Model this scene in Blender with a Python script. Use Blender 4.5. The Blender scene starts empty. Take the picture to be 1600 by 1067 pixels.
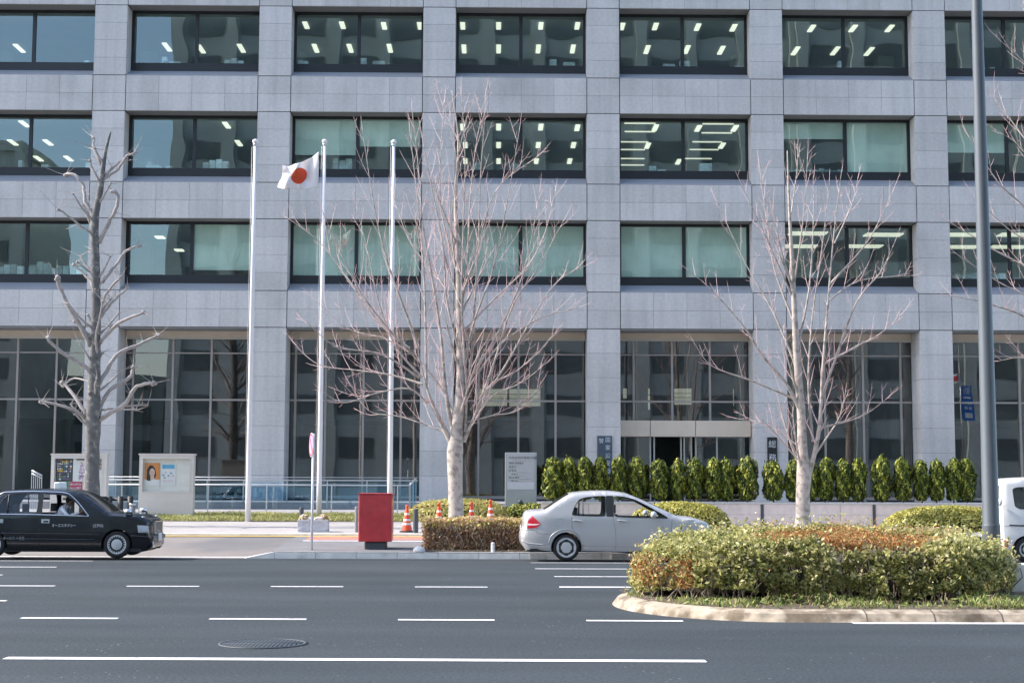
import bpy, math, random
import numpy as np
from mathutils import Vector, Matrix
from mathutils.geometry import delaunay_2d_cdt
sc = bpy.context.scene
COL = sc.collection
R = math.radians
rnd = random.Random(7)

# ------------------------------------------------------------------ camera
F_PX, CAM = 2289.0, Vector((0, 0, 1.85))
YAW, PITCH, ROLL = -0.0122, 0.09429, 0.00324
_fw = Vector((-math.sin(YAW)*math.cos(PITCH), math.cos(YAW)*math.cos(PITCH), math.sin(PITCH)))
_r0 = Vector((math.cos(YAW), math.sin(YAW), 0)); _u0 = _r0.cross(_fw)
_rt = _r0*math.cos(ROLL) + _u0*math.sin(ROLL); _up = _u0*math.cos(ROLL) - _r0*math.sin(ROLL)
cam_d = bpy.data.cameras.new('camera'); cam = bpy.data.objects.new('camera', cam_d); COL.objects.link(cam)
cam_d.sensor_width = 36; cam_d.lens = F_PX/1600*36; cam_d.clip_end = 3000; cam_d.clip_start = 0.1
M = Matrix((( _rt.x, _up.x, -_fw.x, CAM.x), (_rt.y, _up.y, -_fw.y, CAM.y), (_rt.z, _up.z, -_fw.z, CAM.z), (0, 0, 0, 1)))
cam.matrix_world = M
sc.camera = cam
# ------------------------------------------------------------------ light
SUN = Vector((-0.72, 0.07, 0.66)).normalized()
w = bpy.data.worlds.new('World'); sc.world = w; w.use_nodes = True
nt = w.node_tree; bg = nt.nodes['Background']
sky = nt.nodes.new('ShaderNodeTexSky'); sky.sky_type = 'NISHITA'; sky.sun_disc = False
sky.sun_elevation = math.asin(SUN.z); sky.sun_rotation = math.atan2(SUN.x, SUN.y)
sky.air_density = 1.0; sky.dust_density = 1.6; sky.ozone_density = 1.0
nt.links.new(sky.outputs[0], bg.inputs[0]); bg.inputs[1].default_value = 0.15
sl = bpy.data.lights.new('sun', 'SUN'); sl.energy = 2.3; sl.angle = R(0.53); sl.color = (1, .925, .86)
so = bpy.data.objects.new('sun', sl); COL.objects.link(so)
so.rotation_euler = (-SUN).to_track_quat('-Z', 'Y').to_euler(); so.location = (-30, 20, 60)
sc.view_settings.view_transform = 'Standard'; sc.view_settings.look = 'None'
sc.view_settings.exposure = 1.68; sc.view_settings.gamma = 1
sc.cycles.max_bounces = 8; sc.cycles.transparent_max_bounces = 16

# ------------------------------------------------------------------ helpers
def ray(px, py): return _fw + _rt*((px-800)/F_PX) + _up*((533.5-py)/F_PX)
def P(px, py, Y):                      # point of the vertical plane y = Y seen at that spot of the photograph
    r = ray(px, py); return CAM + r*((Y-CAM.y)/r.y)
def G(px, py, z):                      # the same on a horizontal plane
    r = ray(px, py); return CAM + r*((z-CAM.z)/r.z)
def lerp(a, b, t): return a+(b-a)*t
def interp(x, xs, ys): return float(np.interp(x, xs, ys))

class MB:
    def __init__(s): s.v = []; s.f = []; s.m = []; s.s = []; s.t = []
    def add(s, vs, fs, m=0, smooth=False, tone=None):
        o = len(s.v); s.v += [tuple(p) for p in vs]
        tone = rnd.random() if tone is None else tone
        for f in fs: s.f.append([i+o for i in f]); s.m.append(m); s.s.append(smooth); s.t.append(tone)
        return s
    def box(s, x0, x1, y0, y1, z0, z1, m=0):
        return s.add([(x0,y0,z0),(x1,y0,z0),(x1,y1,z0),(x0,y1,z0),(x0,y0,z1),(x1,y0,z1),(x1,y1,z1),(x0,y1,z1)],
            [(3,2,1,0),(4,5,6,7),(0,1,5,4),(1,2,6,5),(2,3,7,6),(3,0,4,7)], m)
    def tube(s, pts, rad, n=8, m=0, cap=True, smooth=True, flat=1.0):
        pts = [Vector(p) for p in pts]; k = len(pts)
        if not hasattr(rad, '__len__'): rad = [rad]*k
        vs = []; ref = None
        for i, p in enumerate(pts):
            d = (pts[min(i+1,k-1)]-pts[max(i-1,0)])
            d = d.normalized() if d.length > 1e-9 else Vector((0,0,1))
            if ref is None:
                ref = Vector((1,0,0)) if abs(d.x) < .8 else Vector((0,1,0))
            a = (ref - d*ref.dot(d)).normalized(); b = d.cross(a); ref = a
            for j in range(n):
                t = 2*math.pi*j/n; vs.append(p + a*(rad[i]*math.cos(t)) + b*(rad[i]*math.sin(t)*flat))
        fs = [(i*n+j, i*n+(j+1)%n, (i+1)*n+(j+1)%n, (i+1)*n+j) for i in range(k-1) for j in range(n)]
        if cap: fs += [tuple(range(n-1,-1,-1)), tuple((k-1)*n+j for j in range(n))]
        return s.add(vs, fs, m, smooth)
    def lathe(s, c, prof, n=24, m=0, axis='z', smooth=True, cap=True):
        vs = []
        for r, h in prof:
            for j in range(n):
                t = 2*math.pi*j/n; a, b = r*math.cos(t), r*math.sin(t)
                vs.append({'z': (c[0]+a, c[1]+b, c[2]+h), 'y': (c[0]+a, c[1]+h, c[2]-b), 'x': (c[0]+h, c[1]+a, c[2]+b)}[axis])
        k = len(prof)
        fs = [(i*n+j, i*n+(j+1)%n, (i+1)*n+(j+1)%n, (i+1)*n+j) for i in range(k-1) for j in range(n)]
        if cap: fs += [tuple(range(n-1,-1,-1)), tuple((k-1)*n+j for j in range(n))]
        return s.add(vs, fs, m, smooth)
    def prism(s, poly, y0, y1, m=0, smooth=False):     # polygon in x,z pulled along y
        n = len(poly)
        vs = [(x,y0,z) for x,z in poly]+[(x,y1,z) for x,z in poly]
        return s.add(vs, [tuple(range(n)), tuple(range(2*n-1,n-1,-1))]+[(i,i+n,(i+1)%n+n,(i+1)%n) for i in range(n)], m, smooth)
    def strip(s, poly, z, m=0):                        # flat polygon on the ground
        return s.add([(x,y,z if not callable(z) else z(x,y)) for x,y in poly], [tuple(range(len(poly)))], m)
    def ball(s, c, r, n=16, k=10, m=0):
        rx, ry, rz = r if hasattr(r,'__len__') else (r,r,r)
        vs = [(c[0]+rx*math.sin(math.pi*i/k)*math.cos(2*math.pi*j/n), c[1]+ry*math.sin(math.pi*i/k)*math.sin(2*math.pi*j/n), c[2]+rz*math.cos(math.pi*i/k)) for i in range(k+1) for j in range(n)]
        fs = [(i*n+j, (i+1)*n+j, (i+1)*n+(j+1)%n, i*n+(j+1)%n) for i in range(k) for j in range(n)]
        return s.add(vs, fs, m, True)
    def obj(s, name, mats, parent=None, bevel=0, loc=None, merge=False, sharp=None):
        me = bpy.data.meshes.new(name); me.from_pydata(s.v, [], s.f)
        mats = mats if isinstance(mats, (list, tuple)) else [mats]
        for m in mats: me.materials.append(m)
        me.polygons.foreach_set('material_index', s.m); me.polygons.foreach_set('use_smooth', s.s)
        a = me.attributes.new('tone', 'FLOAT', 'FACE'); a.data.foreach_set('value', s.t)
        me.update(); me.validate()
        if merge:
            import bmesh
            b = bmesh.new(); b.from_mesh(me); bmesh.ops.remove_doubles(b, verts=b.verts, dist=1e-4)
            bmesh.ops.recalc_face_normals(b, faces=b.faces); b.to_mesh(me); b.free()
        if sharp: me.set_sharp_from_angle(angle=R(sharp))
        o = link(name, me, parent)
        if bevel:
            md = o.modifiers.new('bevel', 'BEVEL'); md.width = bevel; md.segments = 2; md.limit_method = 'ANGLE'; md.angle_limit = R(40)
        if loc: o.location = loc
        return o
def link(name, data, parent=None):
    o = bpy.data.objects.new(name, data); COL.objects.link(o)
    if parent is not None: o.parent = parent
    return o
def tag(o, label, cat, group=None):
    o['label'] = label; o['category'] = cat
    if group: o['group'] = group
    return o
def thing(name, label, cat, loc=(0,0,0), group=None):
    o = link(name, None); o.location = loc; o.empty_display_size = .2
    return tag(o, label, cat, group)
def struct(o, kind='structure'): o['kind'] = kind; return o
def keep(o, parent):                                   # child whose mesh was written in world coordinates
    o.parent = parent; o.matrix_parent_inverse = Matrix.Translation(parent.location).inverted(); return o
def copy_tree(o, parent=None):
    c = o.copy(); COL.objects.link(c)
    if parent is not None: c.parent = parent
    for ch in list(o.children): copy_tree(ch, c)
    return c

# ------------------------------------------------------------------ materials
def mat(name, col, rough=.6, metal=0, var=.12, scale=4, bump=0, bscale=None, tone=0, coat=0, spec=.5, trans=0, emit=0, detail=5, second=None, sscale=1, sthr=(.5,.65)):
    m = bpy.data.materials.new(name); m.use_nodes = True; t = m.node_tree; N = t.nodes; L = t.links
    b = N['Principled BSDF']; c = (*col, 1)
    b.inputs['Roughness'].default_value = rough; b.inputs['Metallic'].default_value = metal
    b.inputs['Coat Weight'].default_value = coat; b.inputs['Specular IOR Level'].default_value = spec
    b.inputs['Base Color'].default_value = c
    tc = N.new('ShaderNodeTexCoord')
    src = None
    if var:
        n = N.new('ShaderNodeTexNoise'); n.inputs['Scale'].default_value = scale; n.inputs['Detail'].default_value = detail
        L.new(tc.outputs['Object'], n.inputs['Vector'])
        mr = N.new('ShaderNodeMapRange'); mr.inputs[1].default_value = .3; mr.inputs[2].default_value = .7
        mr.inputs[3].default_value = 1-var; mr.inputs[4].default_value = 1+var
        L.new(n.outputs[0], mr.inputs[0]); src = mr.outputs[0]
    if tone:
        a = N.new('ShaderNodeAttribute'); a.attribute_name = 'tone'
        m2 = N.new('ShaderNodeMapRange'); m2.inputs[3].default_value = 1-tone; m2.inputs[4].default_value = 1+tone
        L.new(a.outputs['Fac'], m2.inputs[0])
        if src is not None:
            mm = N.new('ShaderNodeMath'); mm.operation = 'MULTIPLY'; L.new(src, mm.inputs[0]); L.new(m2.outputs[0], mm.inputs[1]); src = mm.outputs[0]
        else: src = m2.outputs[0]
    base = None
    if second is not None:
        n2 = N.new('ShaderNodeTexNoise'); n2.inputs['Scale'].default_value = sscale; n2.inputs['Detail'].default_value = 6
        L.new(tc.outputs['Object'], n2.inputs['Vector'])
        r2 = N.new('ShaderNodeMapRange'); r2.inputs[1].default_value = sthr[0]; r2.inputs[2].default_value = sthr[1]
        L.new(n2.outputs[0], r2.inputs[0])
        mx0 = N.new('ShaderNodeMix'); mx0.data_type = 'RGBA'; mx0.inputs[6].default_value = c; mx0.inputs[7].default_value = (*second, 1)
        L.new(r2.outputs[0], mx0.inputs[0]); base = mx0.outputs[2]
    if src is not None:
        v = N.new('ShaderNodeVectorMath'); v.operation = 'SCALE'; v.inputs[0].default_value = col
        if base is not None: L.new(base, v.inputs[0])
        L.new(src, v.inputs['Scale']); L.new(v.outputs[0], b.inputs['Base Color'])
    if bump:
        n3 = N.new('ShaderNodeTexNoise'); n3.inputs['Scale'].default_value = bscale or scale*6; n3.inputs['Detail'].default_value = 4
        L.new(tc.outputs['Object'], n3.inputs['Vector'])
        bp = N.new('ShaderNodeBump'); bp.inputs['Strength'].default_value = 1; bp.inputs['Distance'].default_value = bump
        L.new(n3.outputs[0], bp.inputs['Height']); L.new(bp.outputs[0], b.inputs['Normal'])
    if emit:
        b.inputs['Emission Color'].default_value = c; b.inputs['Emission Strength'].default_value = emit
    return m
def glass(name, tint, refl, rough=0.0, wave=0, rtint=(1,1,1), sheet=False):
    m = bpy.data.materials.new(name); m.use_nodes = True; t = m.node_tree; N = t.nodes; L = t.links
    N.remove(N['Principled BSDF']); out = N['Material Output']
    tr = N.new('ShaderNodeBsdfTransparent'); tr.inputs[0].default_value = (*tint, 1)
    gl = N.new('ShaderNodeBsdfGlossy'); gl.inputs['Roughness'].default_value = rough; gl.inputs[0].default_value = (*rtint, 1)
    lw = N.new('ShaderNodeFresnel'); lw.inputs[0].default_value = 1.5
    ma = N.new('ShaderNodeMath'); ma.operation = 'MULTIPLY_ADD'; ma.inputs[1].default_value = 1.0; ma.inputs[2].default_value = refl; ma.use_clamp = True
    mx = N.new('ShaderNodeMixShader')
    L.new(lw.outputs[0], ma.inputs[0])
    if sheet: L.new(ma.outputs[0], mx.inputs[0])
    else:                                              # a solid pane mirrors at its outer face only
        ge = N.new('ShaderNodeNewGeometry'); mb_ = N.new('ShaderNodeMath'); mb_.operation = 'SUBTRACT'; mb_.use_clamp = True
        L.new(ma.outputs[0], mb_.inputs[0]); L.new(ge.outputs['Backfacing'], mb_.inputs[1]); L.new(mb_.outputs[0], mx.inputs[0])
    L.new(tr.outputs[0], mx.inputs[1]); L.new(gl.outputs[0], mx.inputs[2]); L.new(mx.outputs[0], out.inputs[0])
    if wave:
        tc = N.new('ShaderNodeTexCoord'); n = N.new('ShaderNodeTexNoise'); n.inputs['Scale'].default_value = .55; n.inputs['Detail'].default_value = 1
        bp = N.new('ShaderNodeBump'); bp.inputs['Distance'].default_value = wave; bp.inputs['Strength'].default_value = 1
        L.new(tc.outputs['Object'], n.inputs['Vector']); L.new(n.outputs[0], bp.inputs['Height']); L.new(bp.outputs[0], gl.inputs['Normal'])
    return m
def leafmat(name, ramp, rough=.55, attr='tone', trans=.25):
    m = bpy.data.materials.new(name); m.use_nodes = True; t = m.node_tree; N = t.nodes; L = t.links
    b = N['Principled BSDF']; b.inputs['Roughness'].default_value = rough; b.inputs['Specular IOR Level'].default_value = .35
    a = N.new('ShaderNodeAttribute'); a.attribute_name = attr
    cr = N.new('ShaderNodeValToRGB'); els = cr.color_ramp.elements
    while len(els) < len(ramp): els.new(.5)
    for e, (p, c) in zip(els, ramp): e.position = p; e.color = (*c, 1)
    L.new(a.outputs['Fac'], cr.inputs[0]); L.new(cr.outputs[0], b.inputs['Base Color'])
    tl = N.new('ShaderNodeBsdfTranslucent'); L.new(cr.outputs[0], tl.inputs[0])
    mx = N.new('ShaderNodeMixShader'); mx.inputs[0].default_value = trans
    L.new(b.outputs[0], mx.inputs[1]); L.new(tl.outputs[0], mx.inputs[2]); L.new(mx.outputs[0], N['Material Output'].inputs[0])
    return m

GRANITE = mat('granite', (.515,.50,.485), .75, var=.07, scale=9, tone=.06, detail=10, bump=.002, bscale=60, second=(.44,.43,.415), sscale=.5, sthr=(.48,.70))
GRANITE_SILL = mat('granite_sill', (.27,.28,.30), .55, var=.08, scale=20)
def streaks(m, amp=.10):                                # faint rain streaks running down the stone
    t = m.node_tree; N = t.nodes; L = t.links; b = N['Principled BSDF']; src = b.inputs['Base Color'].links[0].from_socket
    tc = N.new('ShaderNodeTexCoord'); mp = N.new('ShaderNodeMapping'); mp.inputs['Scale'].default_value = (3.2,3.2,.16); L.new(tc.outputs['Object'], mp.inputs[0])
    n = N.new('ShaderNodeTexNoise'); n.inputs['Scale'].default_value = 1; n.inputs['Detail'].default_value = 6; L.new(mp.outputs[0], n.inputs['Vector'])
    r = N.new('ShaderNodeMapRange'); r.inputs[1].default_value = .42; r.inputs[2].default_value = .70; r.inputs[3].default_value = 1+amp*.3; r.inputs[4].default_value = 1-amp; L.new(n.outputs[0], r.inputs[0])
    v = N.new('ShaderNodeVectorMath'); v.operation = 'SCALE'; L.new(src, v.inputs[0]); L.new(r.outputs[0], v.inputs['Scale']); L.new(v.outputs[0], b.inputs['Base Color'])
streaks(GRANITE)
SEAM = mat('dark_joint', (.03,.032,.04), .9, var=0)
DARKFRAME = mat('dark_window_frame', (.012,.014,.017), .45, var=0)
BEIGEMETAL = mat('beige_metal', (.60,.51,.41), .45, metal=0, var=.05, scale=2)
MULLION = mat('mullion_metal', (.33,.30,.275), .4, metal=.1, var=.05)
GLASS = glass('window_glass', (.93,.99,.965), .115, wave=.0045, rtint=(.85,1.0,.97))
GLASS_GF = glass('lobby_glass', (.70,.76,.74), .09, wave=.0022)
GLASS_RAIL = glass('railing_glass', (.76,.87,.93), .12, rtint=(.8,.95,1))
BLIND = mat('pale_green_blind', (.47,.515,.465), .8, var=.10, scale=1.2)
CEIL = mat('office_ceiling', (.33,.36,.35), .8, var=.04, scale=1)
IWALL = mat('office_wall', (.26,.285,.275), .8, var=.1, scale=.6)
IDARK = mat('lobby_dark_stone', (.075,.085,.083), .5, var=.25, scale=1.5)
LAMP = mat('fluorescent_lamp', (1,.97,.83), .5, var=0, emit=.34)
LAMPB = mat('ceiling_panel_lamp', (1,.97,.80), .5, var=0, emit=.24)
DAYGLOW = mat('daylight_glow_panel', (1,.92,.78), .5, var=.5, scale=.8, emit=.13)  # daylight from the lobby's far side, put in as emission
STEEL = mat('brushed_steel', (.55,.56,.57), .35, metal=.8, var=.05)
WHITE = mat('white_paint', (.78,.78,.79), .4, var=.04)
# ------------------------------------------------------------------ ground
ASPH = mat('asphalt', (.036,.045,.050), .85, var=.34, scale=26, bump=.010, bscale=70, detail=6, second=(.043,.051,.056), sscale=.22, sthr=(.35,.70))
def asphalt_nodes(m):                                   # long wear streaks, patches and pale grit
    t = m.node_tree; N = t.nodes; L = t.links; b = N['Principled BSDF']; b.inputs['Specular IOR Level'].default_value = .18
    src = b.inputs['Base Color'].links[0].from_socket
    tc = N.new('ShaderNodeTexCoord'); mp = N.new('ShaderNodeMapping'); mp.inputs['Scale'].default_value = (.09,.42,1); L.new(tc.outputs['Object'], mp.inputs[0])
    n = N.new('ShaderNodeTexNoise'); n.inputs['Scale'].default_value = 1.6; n.inputs['Detail'].default_value = 8; L.new(mp.outputs[0], n.inputs['Vector'])
    r = N.new('ShaderNodeMapRange'); r.inputs[1].default_value = .35; r.inputs[2].default_value = .68; r.inputs[3].default_value = .86; r.inputs[4].default_value = 1.17; L.new(n.outputs[0], r.inputs[0])
    v = N.new('ShaderNodeVectorMath'); v.operation = 'SCALE'; L.new(src, v.inputs[0]); L.new(r.outputs[0], v.inputs['Scale'])
    vo = N.new('ShaderNodeTexVoronoi'); vo.inputs['Scale'].default_value = 7; L.new(tc.outputs['Object'], vo.inputs['Vector'])
    lt = N.new('ShaderNodeMath'); lt.operation = 'LESS_THAN'; lt.inputs[1].default_value = .085; L.new(vo.outputs['Distance'], lt.inputs[0])
    sp = N.new('ShaderNodeTexNoise'); sp.inputs['Scale'].default_value = .8; L.new(tc.outputs['Object'], sp.inputs['Vector'])
    gt = N.new('ShaderNodeMath'); gt.operation = 'GREATER_THAN'; gt.inputs[1].default_value = .56; L.new(sp.outputs[0], gt.inputs[0])
    mu = N.new('ShaderNodeMath'); mu.operation = 'MULTIPLY'; L.new(lt.outputs[0], mu.inputs[0]); L.new(gt.outputs[0], mu.inputs[1])
    mx = N.new('ShaderNodeMix'); mx.data_type = 'RGBA'; mx.inputs[7].default_value = (.20,.20,.19,1); L.new(v.outputs[0], mx.inputs[6]); L.new(mu.outputs[0], mx.inputs[0]); L.new(mx.outputs[2], b.inputs['Base Color'])
asphalt_nodes(ASPH)
DRIVE = mat('driveway_asphalt', (.185,.165,.15), .9, var=.10, scale=.8, bump=.004, bscale=60, second=(.125,.122,.122), sscale=.25, sthr=(.48,.6))
ISLE = mat('island_paving', (.15,.15,.155), .9, var=.12, scale=1.4, bump=.004, bscale=60)
PAVE = mat('pale_paving', (.335,.315,.30), .85, var=.08, scale=2, bump=.003, second=(.285,.275,.27), sscale=.7)
PLAZA = mat('plaza_paving', (.30,.29,.29), .8, var=.08, scale=2)
KERB = mat('kerb_concrete', (.76,.74,.70), .9, var=.10, scale=3, tone=.08, bump=.004, second=(.58,.57,.53), sscale=2.2, sthr=(.55,.72))
KERBOLD = mat('old_kerb_concrete', (.36,.30,.225), .95, var=.35, scale=5, tone=.20, bump=.004, second=(.16,.125,.085), sscale=3.2, sthr=(.46,.60))
SOIL = mat('soil', (.10,.085,.06), 1, var=.35, scale=6, bump=.02)
PAINTW = mat('road_paint_white', (.74,.72,.71), .7, var=.06, scale=9, second=(.36,.36,.37), sscale=11, sthr=(.58,.68))
PAINTY = mat('road_paint_yellow', (.66,.45,.10), .7, var=.1, scale=6)
PAINTR = mat('road_paint_red', (.45,.17,.13), .8, var=.1, scale=6)
FIELD = mat('far_ground', (.16,.16,.16), .95, var=.1, scale=.1)

YK = 36.25                                              # front of the far kerb
def zroad(y): return interp(y, [-30, 33.0, YK], [0, 0, -.075])
def zdrv(y): return interp(y, [YK, 41.2], [-.075, .30])
def zisl(y): return interp(y, [YK, 41.2], [.085, .30])
def zwalk(y): return interp(y, [41.2, 48, 50.6], [.36, .49, .70])

def sheet(name, m, x0, x1, ys, zf, nx=1):
    b = MB(); xs = [lerp(x0, x1, i/nx) for i in range(nx+1)]
    for i in range(nx):
        for a, c in zip(ys[:-1], ys[1:]):
            b.add([(xs[i],a,zf(a)),(xs[i+1],a,zf(a)),(xs[i+1],c,zf(c)),(xs[i],c,zf(c))], [(0,1,2,3)])
    return struct(b.obj(name, m))
struct(MB().strip([(-900,-900),(900,-900),(900,900),(-900,900)], -.6).obj('ground', FIELD))
sheet('road', ASPH, -90, 90, [-9, 33.0, YK], zroad)
sheet('near_pavement', PAVE, -90, 90, [-19, -9.004], lambda y: .12)
sheet('driveway', DRIVE, -90, -5.35, [YK, 41.2], zdrv)
sheet('traffic_island', ISLE, -5.35, 90, [YK, 41.2], zisl)
sheet('pavement', PAVE, -90, 90, [41.2, 48.0, 50.6], zwalk)
# pavement kerb behind the driveway
b = MB(); x = -60
while x < 60: b.box(x, x+.995, 41.0, 41.21, .1, .358); x += 1.0
struct(b.obj('kerb', KERB))
# kerb along the road, tapering in at its left end
b = MB(); x = -5.35; k = 0
while x < 40:
    top = .088
    b.add([(x,YK-.02,-.3),(x+.99,YK-.02,-.3),(x+.99,YK+.2,-.3),(x,YK+.2,-.3),(x,YK,top-.035),(x+.99,YK,top-.035),(x+.99,YK+.2,top),(x,YK+.2,top),(x,YK+.035,top),(x+.99,YK+.035,top)],
          [(3,2,1,0),(8,9,6,7),(4,5,9,8),(0,1,5,4),(1,2,6,9,5),(2,3,7,6),(3,0,4,8,7)])
    if k > 5 and k % 2 == 0: b.box(x+.25, x+.62, YK-.028, YK-.012, -.07, .075, 1)
    x += 1.0; k += 1
b.add([(-6.1,YK,-.3),(-5.36,YK,-.3),(-5.36,YK+.2,-.3),(-6.1,YK+.2,-.3),(-6.1,YK,-.068),(-5.36,YK,.088),(-5.36,YK+.2,.088),(-6.1,YK+.2,-.055)], [(3,2,1,0),(4,5,6,7),(0,1,5,4),(1,2,6,5),(2,3,7,6),(3,0,4,7)])
struct(b.obj('kerb', [KERB, mat('kerb_stain', (.52,.51,.48), .9, var=.15, scale=8)])); b = MB()
b.add([(-5.45,YK+.21,-.3),(-5.345,YK+.21,-.3),(-5.345,41,-.1),(-5.45,41,-.1),(-5.45,YK+.21,.088),(-5.345,YK+.21,.088),(-5.345,41,.296),(-5.45,41,.296)], [(4,5,6,7),(0,1,5,4),(3,0,4,7)])
struct(b.obj('traffic_island', ISLE))
# plaza in front of the building
b = MB(); b.box(-90, -2.3, 52.0, 57.2, .2, 1.06); b.box(-2.3, 90, 50.2, 57.2, .2, 1.06)
struct(b.obj('plaza', PLAZA))
sheet('plaza_edge', PLAZA, -90, -2.3, [50.6, 52.0], lambda y: interp(y,[50.6,52],[.70,.80]))

# painted lines: ends measured in the photograph, laid on the road surface
LN = MB()
def rline(pa, pb, wid, m=0, dz=.005):
    a = G(*pa, 0); c = G(*pb, 0)
    for q in (a, c):
        for _ in range(3):
            zz = zroad(q.y); n = G(*(pa if q is a else pb), zz); q.x, q.y = n.x, n.y
    n = 6
    for i in range(n):
        p0 = a.lerp(c, i/n); p1 = a.lerp(c, (i+1)/n); h = wid/2
        LN.add([(p0.x,p0.y-h,zroad(p0.y-h)+dz),(p1.x,p1.y-h,zroad(p1.y-h)+dz),(p1.x,p1.y+h,zroad(p1.y+h)+dz),(p0.x,p0.y+h,zroad(p0.y+h)+dz)], [(0,1,2,3)], m)
def marking(*args, **kw):
    global LN
    LN = MB(); rline(*args, **kw)
    struct(LN.obj('road_marking', [PAINTW, PAINTY, PAINTR]))
for i in range(-2, 8):                                    # near dashes
    x0 = 33+294.4*i
    if x0 < 1000: marking((x0, 965.3+.0046*(x0-33)), (x0+151, 965.3+.0046*(x0+118)), .15)
for i in range(-2, 5):                                    # middle dashes
    x0 = 198+225.3*i
    if x0 < 1200: marking((x0, 915.3+.0026*(x0-100)), (x0+113, 915.3+.0026*(x0+13)), .13)
marking((8, 1028), (1103, 1032.8), .19)
marking((1332, 973.4), (1900, 974.5), .19)
for (xa, ya, xb, yb) in ((-900,874.5,145,876.2),(-900,884,88,885.8),(-900,896.5,4,898.2),(-300,936.5,10,938.5),
                         (829,879,1400,880.5),(836,888.4,1400,890),(866,900.6,1400,902),(874,916.6,1300,917.8)):
    marking((xa,ya),(xb,yb), .13)
def dline(xa, xb, y0, y1, zf, m):
    b = MB().add([(xa,y0,zf(y0)+.006),(xb,y0,zf(y0)+.006),(xb,y1,zf(y1)+.006),(xa,y1,zf(y1)+.006)], [(0,1,2,3)])
    struct(b.obj('road_marking', m))
xg = lambda px, y: P(px, 800, y).x
dline(-60, 12, 40.78, 40.97, zisl, PAINTY)
dline(xg(480,40), 12, 39.75, 40.70, zisl, PAINTR)
dline(xg(474,39.4), 12, 39.35, 39.52, zisl, PAINTW)
dline(-40, xg(398,36), 36.42, 36.53, zdrv, PAINTW)
a, c = P(398,866,36.5), P(520,842,39.4)
MBt = MB().add([(a.x,36.4,zisl(36.4)+.006),(a.x+.25,36.4,zisl(36.4)+.006),(c.x+.1,39.4,zisl(39.4)+.006),(c.x-.1,39.4,zisl(39.4)+.006)], [(0,1,2,3)])
# manhole
MANM = mat('cast_iron', (.040,.049,.054), .6, metal=0, var=.2, scale=20)
p = G(411, 1005.5, 0)
man = thing('manhole_cover', 'dark round iron manhole cover set in the grey road', 'manhole cover', (p.x, p.y, 0))
b = MB(); b.lathe((0,0,0), [(.50,.002),(.50,.012),(.46,.012),(.46,.004)], 40, cap=False); b.lathe((0,0,0), [(.455,.004),(.455,.007),(0.001,.007)], 40, cap=False)
for i in range(-9, 10):
    h = math.sqrt(max(0, .44**2-(i*.046)**2))
    for s in (-1, 1):
        b.add([(i*.046-.011,s*.04,.007),(i*.046+.011,s*.04,.007),(i*.046+.011,s*h,.007),(i*.046-.011,s*h,.007),(i*.046-.011,s*.04,.012),(i*.046+.011,s*.04,.012),(i*.046+.011,s*h,.012),(i*.046-.011,s*h,.012)],
              [(4,5,6,7),(0,1,5,4),(1,2,6,5),(2,3,7,6),(3,0,4,7)])
b.obj('cover', MANM, man)


# ------------------------------------------------------------------ the office building
D = 55.9; XS, BAY, PW = -14.353, 6.4, 1.28
SILLS = [9.057, 13.267, 17.465]; HEADS = [11.841, 16.053, 20.256]; ZC = 7.64; ZTOP = 21.66; ZB = 1.06
NB = range(-2, 7)                                        # bays between pier i and i+1
bld = thing('office_building', 'grey granite office building with dark windows filling the picture behind the street', 'building', (0, D, 0))
def bobj(mb, name, m, parent=None, **k):
    mb.v = [(x, y-D, z) for x, y, z in mb.v]
    return mb.obj(name, m, parent or bld, **k)
pan = MB(); JW, JT = .030, .009                           # wide dark joints, fine joints
def panel(x0, x1, z0, z1, y=D, t=.05, a=None, c=None):
    pan.box(x0, x1, y, y+t, z0, z1)
zl = [ZB]+[ZB+(ZC-ZB)/7*i for i in range(1, 7)]+[ZC]
rows = list(zip(zl[:-1], zl[1:]))
for s, h in zip(SILLS, HEADS):
    pz = ZC if s == SILLS[0] else HEADS[SILLS.index(s)-1]
    rows += [(pz, (pz+s)/2), ((pz+s)/2, s)]
    rows += [(s+(h-s)/4*i, s+(h-s)/4*(i+1)) for i in range(4)]
rows += [(HEADS[2], (HEADS[2]+ZTOP)/2), ((HEADS[2]+ZTOP)/2, ZTOP)]
BIG = {round(z,3) for z in SILLS+HEADS+[ZC]}
def gap(z): return JW/2 if round(z,3) in BIG else JT/2
for i in list(NB)+[7]:
    x1 = XS+BAY*i; x0 = x1-PW
    for z0, z1 in rows:
        panel(x0+JW/2, x1-JW/2, z0+gap(z0), z1-gap(z1))
        rec = 1.25 if z1 <= ZC+.01 else .70
        inwin = z1 <= ZC+.01 or any(s-.01 <= z0 and z1 <= h+.01 for s, h in zip(SILLS, HEADS))
        if inwin:                                        # the pier's returns beside the openings
            for xa, xb in ((x0+.006, x0+.05), (x1-.05, x1-.006)):
                pan.box(xa, xb, D+.055, D+rec, z0+gap(z0), z1-gap(z1))
for i in NB:
    xa = XS+BAY*i; xb = xa+BAY-PW; w4 = (xb-xa)/4
    for z0, z1 in rows:
        if z0 >= ZC-.01 and not any(s-.01 <= z0 and z1 <= h+.01 for s, h in zip(SILLS, HEADS)):
            for j in range(4):
                panel(xa+w4*j+(JT/2 if j else JW/2), xa+w4*(j+1)-(JT/2 if j < 3 else JW/2), z0+gap(z0), z1-gap(z1))
bobj(pan, 'granite_cladding', GRANITE)
core = MB()                                              # the wall behind the cladding
X0, X1 = XS+BAY*NB[0]-PW, XS+BAY*7
for i in list(NB)+[7]:
    x1 = XS+BAY*i; core.box(x1-PW+.04, x1-.04, D+.03, D+1.3, .3, ZTOP-.02)
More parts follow.
